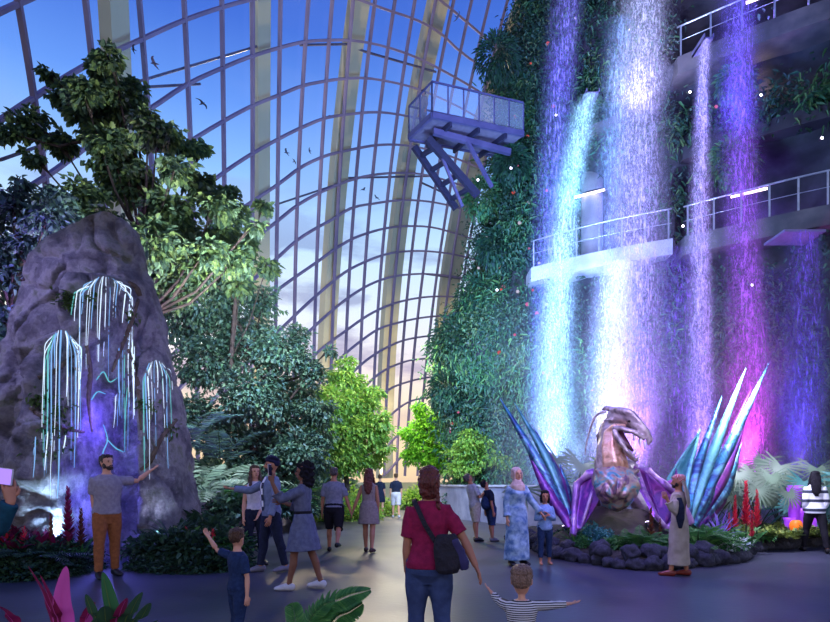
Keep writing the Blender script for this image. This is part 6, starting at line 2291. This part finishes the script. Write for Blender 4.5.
    for a, b, c in (((604, 428), (598, 444), .05), ((603, 440), (599, 458), .1), ((601, 455), (597, 470), .1)):
        loft(bm, [D(*a, -.1), D((a[0] + b[0]) / 2 - 3, (a[1] + b[1]) / 2, 0), D(*b, c)], [.05, .04, .015], 7)
    link('neck_spines', bm_mesh(bm, 'spines'), hide, t)

    def patch(name, rows, m, thick=.02):
        """rows of points -> a sagging skin, closed to a thin sheet"""
        bm = bmesh.new()
        g = [[bm.verts.new(p) for p in r] for r in rows]
        for a, b in zip(g, g[1:]):
            for k in range(len(a) - 1):
                bm.faces.new((a[k], a[k + 1], b[k + 1], b[k]))
        me = bm_mesh(bm, name)
        o = link(name, me, m, t)
        s = o.modifiers.new('thickness', 'SOLIDIFY')
        s.thickness = thick
        s.offset = 0
        return o

    def membrane(name, top, bottom, m, n=14, k=12, sag=.12, fr=7):
        rows = []
        tp = smooth_path([tuple(q) for q in top], n)
        bt = smooth_path([tuple(q) for q in bottom], n)
        for i in range(n + 1):
            r = []
            for j in range(k + 1):
                f = j / k
                p = Vector(tp[i]).lerp(Vector(bt[i]), f)
                p.y += sag * math.sin(PI * f) * math.sin(PI * i / n) + .018 * math.sin(fr * i / n * 2 * PI)
                r.append(p)
            rows.append(r)
        return patch(name, rows, m)
    # left side of the picture: folded wing standing on its wrist
    lw = D(573, 536, -.3)
    ls = D(598, 474, .0)
    membrane('wing_membrane', [D(577, 482, .2), D(588, 476, .1), D(599, 470, -.1)], [D(573, 533, -.25), D(576, 533, -.25), D(580, 530, -.2)], purple)
    membrane('wing_membrane', [D(599, 470, -.1), D(603, 478, -.3), D(606, 490, -.3)], [D(580, 530, -.2), D(581, 529, -.2), D(582, 528, -.2)], purple)
    bm = bmesh.new()
    loft(bm, [ls + V(.25, .1, 0), ls, D(588, 474, .05), D(577, 484, .15), D(574, 510, 0), lw], [.16, .13, .09, .08, .06, .07], 10)
    loft(bm, [ls, D(590, 500, -.15), D(580, 530, -.25)], [.05, .04, .03], 8)
    link('wing_arm', remesh(bm, .02, 3, 'arm'), bone, t)
    # right side
    rw = D(668, 530, -.45)
    rs = D(637, 474, .0)
    membrane('wing_membrane', [D(634, 466, -.2), D(646, 472, -.2), D(660, 484, -.25), D(676, 496, -.2)], [D(634, 480, -.25), D(642, 494, -.3), D(652, 512, -.4), D(664, 530, -.45)], purple)
    membrane('wing_membrane', [D(645, 474, -.2), D(660, 482, -.1), D(676, 478, 0)], [D(664, 530, -.45), D(668, 530, -.4), D(674, 528, -.3)], purple)
    membrane('teal_membrane', [D(700, 430, .3), D(696, 445, .3), D(692, 475, .15)], [D(667, 478, .1), D(668, 490, .0), D(676, 512, -.1)], tealm, sag=.25)
    bm = bmesh.new()
    loft(bm, [rs + V(-.25, .1, 0), rs, D(648, 472, -.1), D(663, 484, -.2), D(678, 494, -.25)], [.16, .13, .1, .09, .06], 10)
    loft(bm, [D(636, 470, -.2), D(644, 492, -.35), D(656, 516, -.45), rw], [.07, .06, .05, .05], 8)
    loft(bm, [D(676, 494, -.22), D(668, 486, -.3), D(664, 480, -.36)], [.06, .05, .01], 8)
    loft(bm, [D(678, 494, -.25), D(678, 512, -.3), rw], [.07, .06, .07], 8)
    loft(bm, [D(676, 492, -.22), D(684, 508, -.22), D(690, 524, -.2)], [.07, .08, .1], 8)
    link('wing_arm', remesh(bm, .02, 3, 'arm'), bone, t)

    def blade(base_, mid, tip, w, m):
        b0, b1, b2 = D(*base_), D(*mid), D(*tip)
        pts = [Vector(q) for q in smooth_path([tuple(b0), tuple(b1), tuple(b2)], 16)]
        vs, fs = [], []
        for i, p in enumerate(pts):
            f = i / 16
            tt = (pts[min(i + 1, 16)] - pts[max(i - 1, 0)]).normalized()
            s = tt.cross(V(0, 1, 0)).normalized()
            u = V(0, 1, 0)
            ww = w * (.45 + .7 * f if f < .5 else .8 * ((1 - f) * 2) ** .8) * .5 + .004
            vs += [p - s * ww, p - u * ww * .3, p + s * ww, p + u * ww * .3]
        for i in range(16):
            for k in range(4):
                a = i * 4
                fs.append((a + k, a + (k + 1) % 4, a + 4 + (k + 1) % 4, a + 4 + k))
        o = link('wing_blade', np_mesh('blade', np.array([v[:] for v in vs]), np.array(fs)), m, t)
    rb = random.Random(3)
    for b, m_, tip, w, mm in (((567, 518, -.1), (538, 462, .15), (499, 397, .5), .24, bladem), ((568, 510, -.05), (545, 456, .3), (514, 402, .65), .20, tealm), ((566, 520, -.15), (548, 492, .0), (526, 447, .25), .26, purple),
                              ((569, 514, -.1), (554, 472, .35), (534, 428, .6), .24, bladem), ((570, 516, -.05), (560, 482, .35), (548, 450, .6), .26, purple), ((568, 522, -.2), (556, 505, -.05), (541, 478, .1), .28, purple),
                              ((571, 520, -.1), (566, 492, .3), (560, 464, .5), .26, bladem), ((569, 527, -.25), (562, 512, -.1), (553, 494, .0), .26, purple)):
        blade(b, m_, tip, w, mm)
    for b, m_, tip, w, mm in (((684, 522, -.3), (688, 478, .1), (700, 428, .35), .20, tealm), ((687, 522, -.25), (699, 464, .15), (722, 396, .45), .24, bladem), ((690, 522, -.2), (714, 450, .15), (746, 368, .6), .26, tealm),
                              ((694, 522, -.15), (729, 448, .2), (769, 363, .75), .26, bladem), ((682, 520, -.25), (682, 490, .2), (690, 446, .5), .28, bladem), ((686, 524, -.25), (696, 486, .25), (708, 436, .55), .30, purple),
                              ((690, 524, -.2), (706, 474, .3), (730, 408, .65), .26, bladem), ((692, 524, -.15), (718, 464, .35), (752, 388, .8), .24, purple), ((695, 524, -.1), (722, 478, .3), (746, 420, .7), .34, purple),
                              ((697, 524, -.05), (724, 490, .35), (742, 442, .7), .34, bladem), ((698, 526, -.05), (720, 500, .3), (734, 462, .6), .32, purple), ((684, 524, -.3), (678, 500, .05), (676, 468, .3), .26, purple),
                              ((688, 524, -.25), (692, 498, .1), (700, 460, .3), .30, purple), ((694, 525, -.2), (708, 494, .1), (722, 446, .3), .30, bladem)):
        blade(b, m_, tip, w, mm)
    # hind legs and claws resting on the mound
    for sg in (-1, 1):
        bm = bmesh.new()
        loft(bm, [D(616 + sg * 16, 492, 1.2), D(616 + sg * 28, 510, 1.0), D(616 + sg * 24, 528, .9), D(616 + sg * 26, 540, .55)], [.22, .17, .1, .07], 10)
        for k in (-1, 0, 1):
            loft(bm, [D(616 + sg * 26, 538, .6), D(616 + sg * 26 + k * 4, 542, .3)], [.05, .02], 7)
        link('hind_leg', remesh(bm, .024, 3, 'hind_leg'), hide, t)
    # rock mound below
    mm = mat('mound_rock', srgb(74, 66, 60), srgb(96, 92, 74), rough=.9, scale=3, bump=.9, bscale=7)
    bm = bmesh.new()
    for (px, py, dy, rx, ry, rz) in ((616, 540, .6, 1.05, 1.0, .65), (592, 548, .3, .55, .6, .4), (642, 546, .4, .6, .7, .48), (664, 550, .1, .4, .5, .4), (628, 548, -.1, .5, .5, .42), (575, 550, .2, .45, .5, .35)):
        ellip(bm, D(px, py, dy), (rx, ry, rz), None, 18, 12)
    o = link('mound', remesh(bm, .05, 2, 'mound', (.14, 2.4)), mm)
    o.location = base
    tag(o, 'mossy brown rock mound below the dragon sculpture chest', 'rock')
    # uplights in the planting
    lens, hs = emit_mat('uplight_lens', srgb(226, 206, 255), 5), mat('uplight_housing', srgb(30, 30, 36), rough=.5)
    for px, Z, z, lab in ((650, 11.0, .62, 'bright white uplight at the right of the dragon chest'), (566, 11.6, .5, 'bright white uplight under the left dragon wing'),
                          (160, 10.3, .32, 'bright white uplight at the right foot of the glowing rock'), (56, 10.0, .35, 'bright white uplight at the left foot of the glowing rock')):
        u = thing('uplight', lab, 'lamp', G(px, Z, z - .12))
        bm = bmesh.new()
        loft(bm, [(0, 0, -.12), (0, 0, .02), (0, .02, .07), (0, .05, .17)], [.03, .04, .06, .085], 12)
        link('housing', bm_mesh(bm, 'housing'), hs, u)
        bm = bmesh.new()
        ellip(bm, (0, .052, .172), (.07, .07, .03), None, 12, 6)
        link('lens', bm_mesh(bm, 'lens'), lens, u)


# ------------------------------------------------------------------ birds
def build_birds():
    bmat = mat('bird_feathers', srgb(46, 50, 78), rough=.8)
    ms = []
    for k in range(3):
        bm = bmesh.new()
        loft(bm, [(-.14, 0, .0), (-.06, 0, .01), (.04, 0, .015), (.11, 0, .02), (.15, 0, .015)], [.006, .026, .032, .02, .005], 8)
        b = bm_mesh(bm, 'bird_body')
        sp = []
        for sg in (-1, 1):
            lift = (.35, .1, .55)[k]
            pts = [V(.03, sg * .01, .02), V(.05, sg * .13, .02 + lift * .16), V(.02, sg * .25, .02 + lift * .14), V(-.06, sg * .36, .02 + lift * .04)]
            sp.append(([Vector(q) for q in smooth_path([tuple(q) for q in pts], 8)], .12, lambda f: (1 - f) ** .6 * (.8 + .2) + .02))
        ms.append((b, ribbons('wings', sp, fold=.02)))
        b.materials.append(bmat)
        ms[-1][1].materials.append(bmat)
    for i, (px, py, Z, s) in enumerate(((155, 64, 15, 1.05), (202, 104, 17, 1.0), (287, 153, 22, 1.0), (294, 162, 23, .7), (310, 151, 24, .7), (363, 190, 25, 1.0), (377, 198, 25, .9), (457, 17, 20, .9), (134, 50, 16, .7))):
        t = thing('bird', 'small dark bird gliding high under the glass dome', 'bird', P(px, py, Z), random.uniform(-.5, .5) + (0 if i % 2 else PI), 'birds under the dome', s * .68)
        t.rotation_euler[0] = random.uniform(-.3, .3)
        link('body', ms[i % 3][0], None, t)
        link('wings', ms[i % 3][1], None, t)


# ------------------------------------------------------------------ light and camera
def lamp(name, kind, loc, col, power, target=None, size=.5, angle=60, blend=.6):
    d = bpy.data.lights.new(name, kind)
    d.color = col[:3]
    d.energy = power
    if kind == 'AREA':
        d.size = size
    elif kind == 'SPOT':
        d.spot_size = math.radians(angle)
        d.spot_blend = blend
        d.shadow_soft_size = size
    elif kind == 'POINT':
        d.shadow_soft_size = size
    o = bpy.data.objects.new(name, d)
    COL.objects.link(o)
    o.location = loc
    if target is not None:
        o.rotation_euler = (Vector(target) - Vector(loc)).to_track_quat('-Z', 'Y').to_euler()
    return o


def build_lights():
    vio, blu, mag, cya, wht = srgb(150, 110, 255), srgb(110, 150, 255), srgb(245, 90, 220), srgb(120, 220, 255), srgb(230, 228, 255)
    # low evening sun from beyond the far end
    s = bpy.data.lights.new('evening_sun', 'SUN')
    s.energy = 1.1
    s.angle = .05
    s.color = srgb(255, 226, 170)[:3]
    o = bpy.data.objects.new('evening_sun', s)
    COL.objects.link(o)
    o.rotation_euler = (V(0, 0, 0) - V(-6, 30, 15)).to_track_quat('-Z', 'Y').to_euler()
    # show lights on the falls
    yz = lambda px: (24 + .65 * 4.7) / (1 + .65 * (px - CX) / F)
    for px, col, pw in ((552, srgb(170, 190, 255), 2600), (575, srgb(170, 226, 255), 3000), (612, wht, 3600), (640, srgb(210, 180, 255), 3600), (700, srgb(180, 150, 255), 1800), (748, srgb(245, 140, 240), 2800), (800, vio, 1500)):
        y = yz(px) - 2.3
        lamp('fall_light', 'SPOT', P(px, 478, y) + V(0, 0, .1), col, pw, P(px, 250, yz(px) - .5), .25, 46, .8)
    for px, py, col, pw in ((575, 150, cya, 900), (640, 40, wht, 1500), (740, 60, blu, 1000), (705, 70, vio, 400), (560, 30, vio, 700)):
        lamp('upper_fall_light', 'SPOT', P(px, py + 60, yz(px) - 3.2), col, pw, P(px, py, yz(px) - .6), .3, 70, .9)
    # glow inside the galleries
    for px, py, d, col, pw in ((628, 190, 1.2, srgb(170, 160, 255), 60), (760, 215, 1.2, vio, 90), (760, 80, 1.0, srgb(255, 220, 190), 90), (600, 310, .4, blu, 60), (760, 20, 0, vio, 120)):
        lamp('gallery_light', 'POINT', P(px, py, yz(px) + d), col, pw, size=.3)
    # dragon
    lamp('dragon_key', 'SPOT', P(640, 520, 7.8) + V(1.5, 0, 3.2), wht, 150, P(622, 455, 11), .3, 34)
    lamp('dragon_uplight', 'SPOT', G(648, 10.95, .75), vio, 70, P(640, 470, 11.6), .1, 100)
    lamp('dragon_uplight', 'SPOT', G(566, 11.5, .6), vio, 80, P(585, 470, 11.8), .1, 100)
    lamp('dragon_wing_light', 'SPOT', G(704, 10.2, .85), srgb(190, 170, 255), 170, P(715, 440, 11.8), .1, 70)
    lamp('dragon_back_light', 'POINT', G(610, 13.6, 1.2), vio, 160, size=.3)
    lamp('bed_light', 'AREA', P(755, 380, 11.5), srgb(220, 220, 250), 330, G(750, 13.4, 1.0), 1.2)
    lamp('bed_light', 'AREA', P(610, 360, 9.2), srgb(190, 170, 255), 90, G(615, 11, .4), 1.2)
    # glowing rock
    lamp('rock_uplight', 'SPOT', G(158, 10.05, .5), srgb(200, 214, 255), 230, P(160, 430, 10.9), .08, 90)
    lamp('rock_uplight', 'SPOT', G(52, 9.8, .5), srgb(176, 220, 255), 380, P(62, 420, 10.9), .08, 95)
    lamp('rock_front', 'SPOT', (-9.2, 8.6, 6.6), srgb(180, 172, 255), 720, P(95, 350, 10.8), .2, 64)
    lamp('rock_side', 'SPOT', P(230, 330, 8.5), srgb(180, 170, 255), 240, P(140, 370, 10.8), .3, 56)
    lamp('rock_hollow', 'POINT', P(108, 425, 10.75), srgb(110, 90, 255), 60, size=.1)
    lamp('rock_hollow', 'POINT', P(106, 500, 10.6), srgb(110, 110, 255), 40, size=.1)
    lamp('rock_rim', 'SPOT', P(-6, 430, 12.9), srgb(214, 120, 255), 1300, P(-6, 330, 14.5), .2, 110)
    lamp('rock_rim', 'SPOT', P(192, 440, 12.4), srgb(214, 150, 255), 260, P(200, 350, 15.6), .2, 90)
    lamp('rock_rim', 'SPOT', P(60, 330, 13.0), srgb(190, 150, 255), 900, P(50, 240, 14.6), .2, 110)
    lamp('rock_edge', 'SPOT', P(190, 520, 12.6), srgb(220, 160, 255), 120, P(170, 400, 11.4), .1, 60)
    lamp('rock_edge', 'SPOT', P(0, 250, 12.8), srgb(190, 160, 255), 160, P(60, 240, 11.6), .1, 60)
    # added fill lights without fixtures, brightening trees, palms, path, cliff and floor
    lamp('tree_fill', 'SPOT', P(235, 330, 13.4), srgb(244, 240, 222), 2600, P(130, 130, 16), .5, 95)
    lamp('tree_fill', 'AREA', P(270, 300, 13.5), srgb(206, 222, 236), 1000, P(255, 380, 18), 2)
    lamp('palm_light', 'SPOT', G(236, 13.6, 1.3), srgb(214, 214, 255), 90, G(210, 15.6, 2.2), .2, 80)
    lamp('lime_fill', 'AREA', P(352, 330, 21.0) + V(1.5, 0, 3), srgb(255, 246, 200), 900, P(345, 420, 24.8), 3)
    lamp('lime_fill', 'AREA', P(430, 350, 28.0), srgb(255, 246, 190), 700, P(428, 440, 31.8), 3)
    lamp('path_fill', 'AREA', G(395, 34, 9), srgb(255, 244, 220), 2400, G(392, 33, 0), 6)
    lamp('cliff_light', 'AREA', P(470, 330, 17), srgb(140, 186, 226), 3600, P(490, 260, 24), 3)
    lamp('cliff_light', 'AREA', P(520, 60, 15), srgb(150, 170, 230), 1700, P(520, 120, 24), 3)
    lamp('floor_wash', 'AREA', P(560, 200, 9.5), srgb(120, 120, 255), 160, G(600, 9.0), 5)
    lamp('front_fill', 'AREA', (0.5, -2.5, 5.5), srgb(204, 200, 240), 170, (0.3, 6, 1.0), 5)


def build_camera():
    c = bpy.data.cameras.new('camera')
    c.sensor_width = 36
    c.lens = 36 * F / 830
    c.shift_y = (HY - 311) / 830
    c.clip_end = 1000
    o = bpy.data.objects.new('camera', c)
    COL.objects.link(o)
    o.location = (0, 0, CAMH)
    o.rotation_euler = (PI / 2, 0, 0)
    SC.camera = o


def main():
    SC.view_settings.view_transform = 'Standard'
    SC.view_settings.look = 'None'
    SC.cycles.use_denoising = True
    SC.cycles.transparent_max_bounces = 24
    SC.cycles.max_bounces = 6
    SC.cycles.sample_clamp_indirect = 4.0
    build_camera()
    plat = build_lookout()
    build_people(plat)
    build_dragon()
    build_world()
    build_dome()
    build_floor()
    build_walls()
    build_cliff()
    build_galleries()
    build_water()
    build_rock()
    build_leaf_mats()
    build_trees()
    build_protos()
    build_beds()
    build_far_bushes()
    build_foreground()
    build_birds()
    build_lights()
    for t, used in PR.values():
        if not used:
            for c in list(t.children):
                bpy.data.objects.remove(c)
            bpy.data.objects.remove(t)


main()
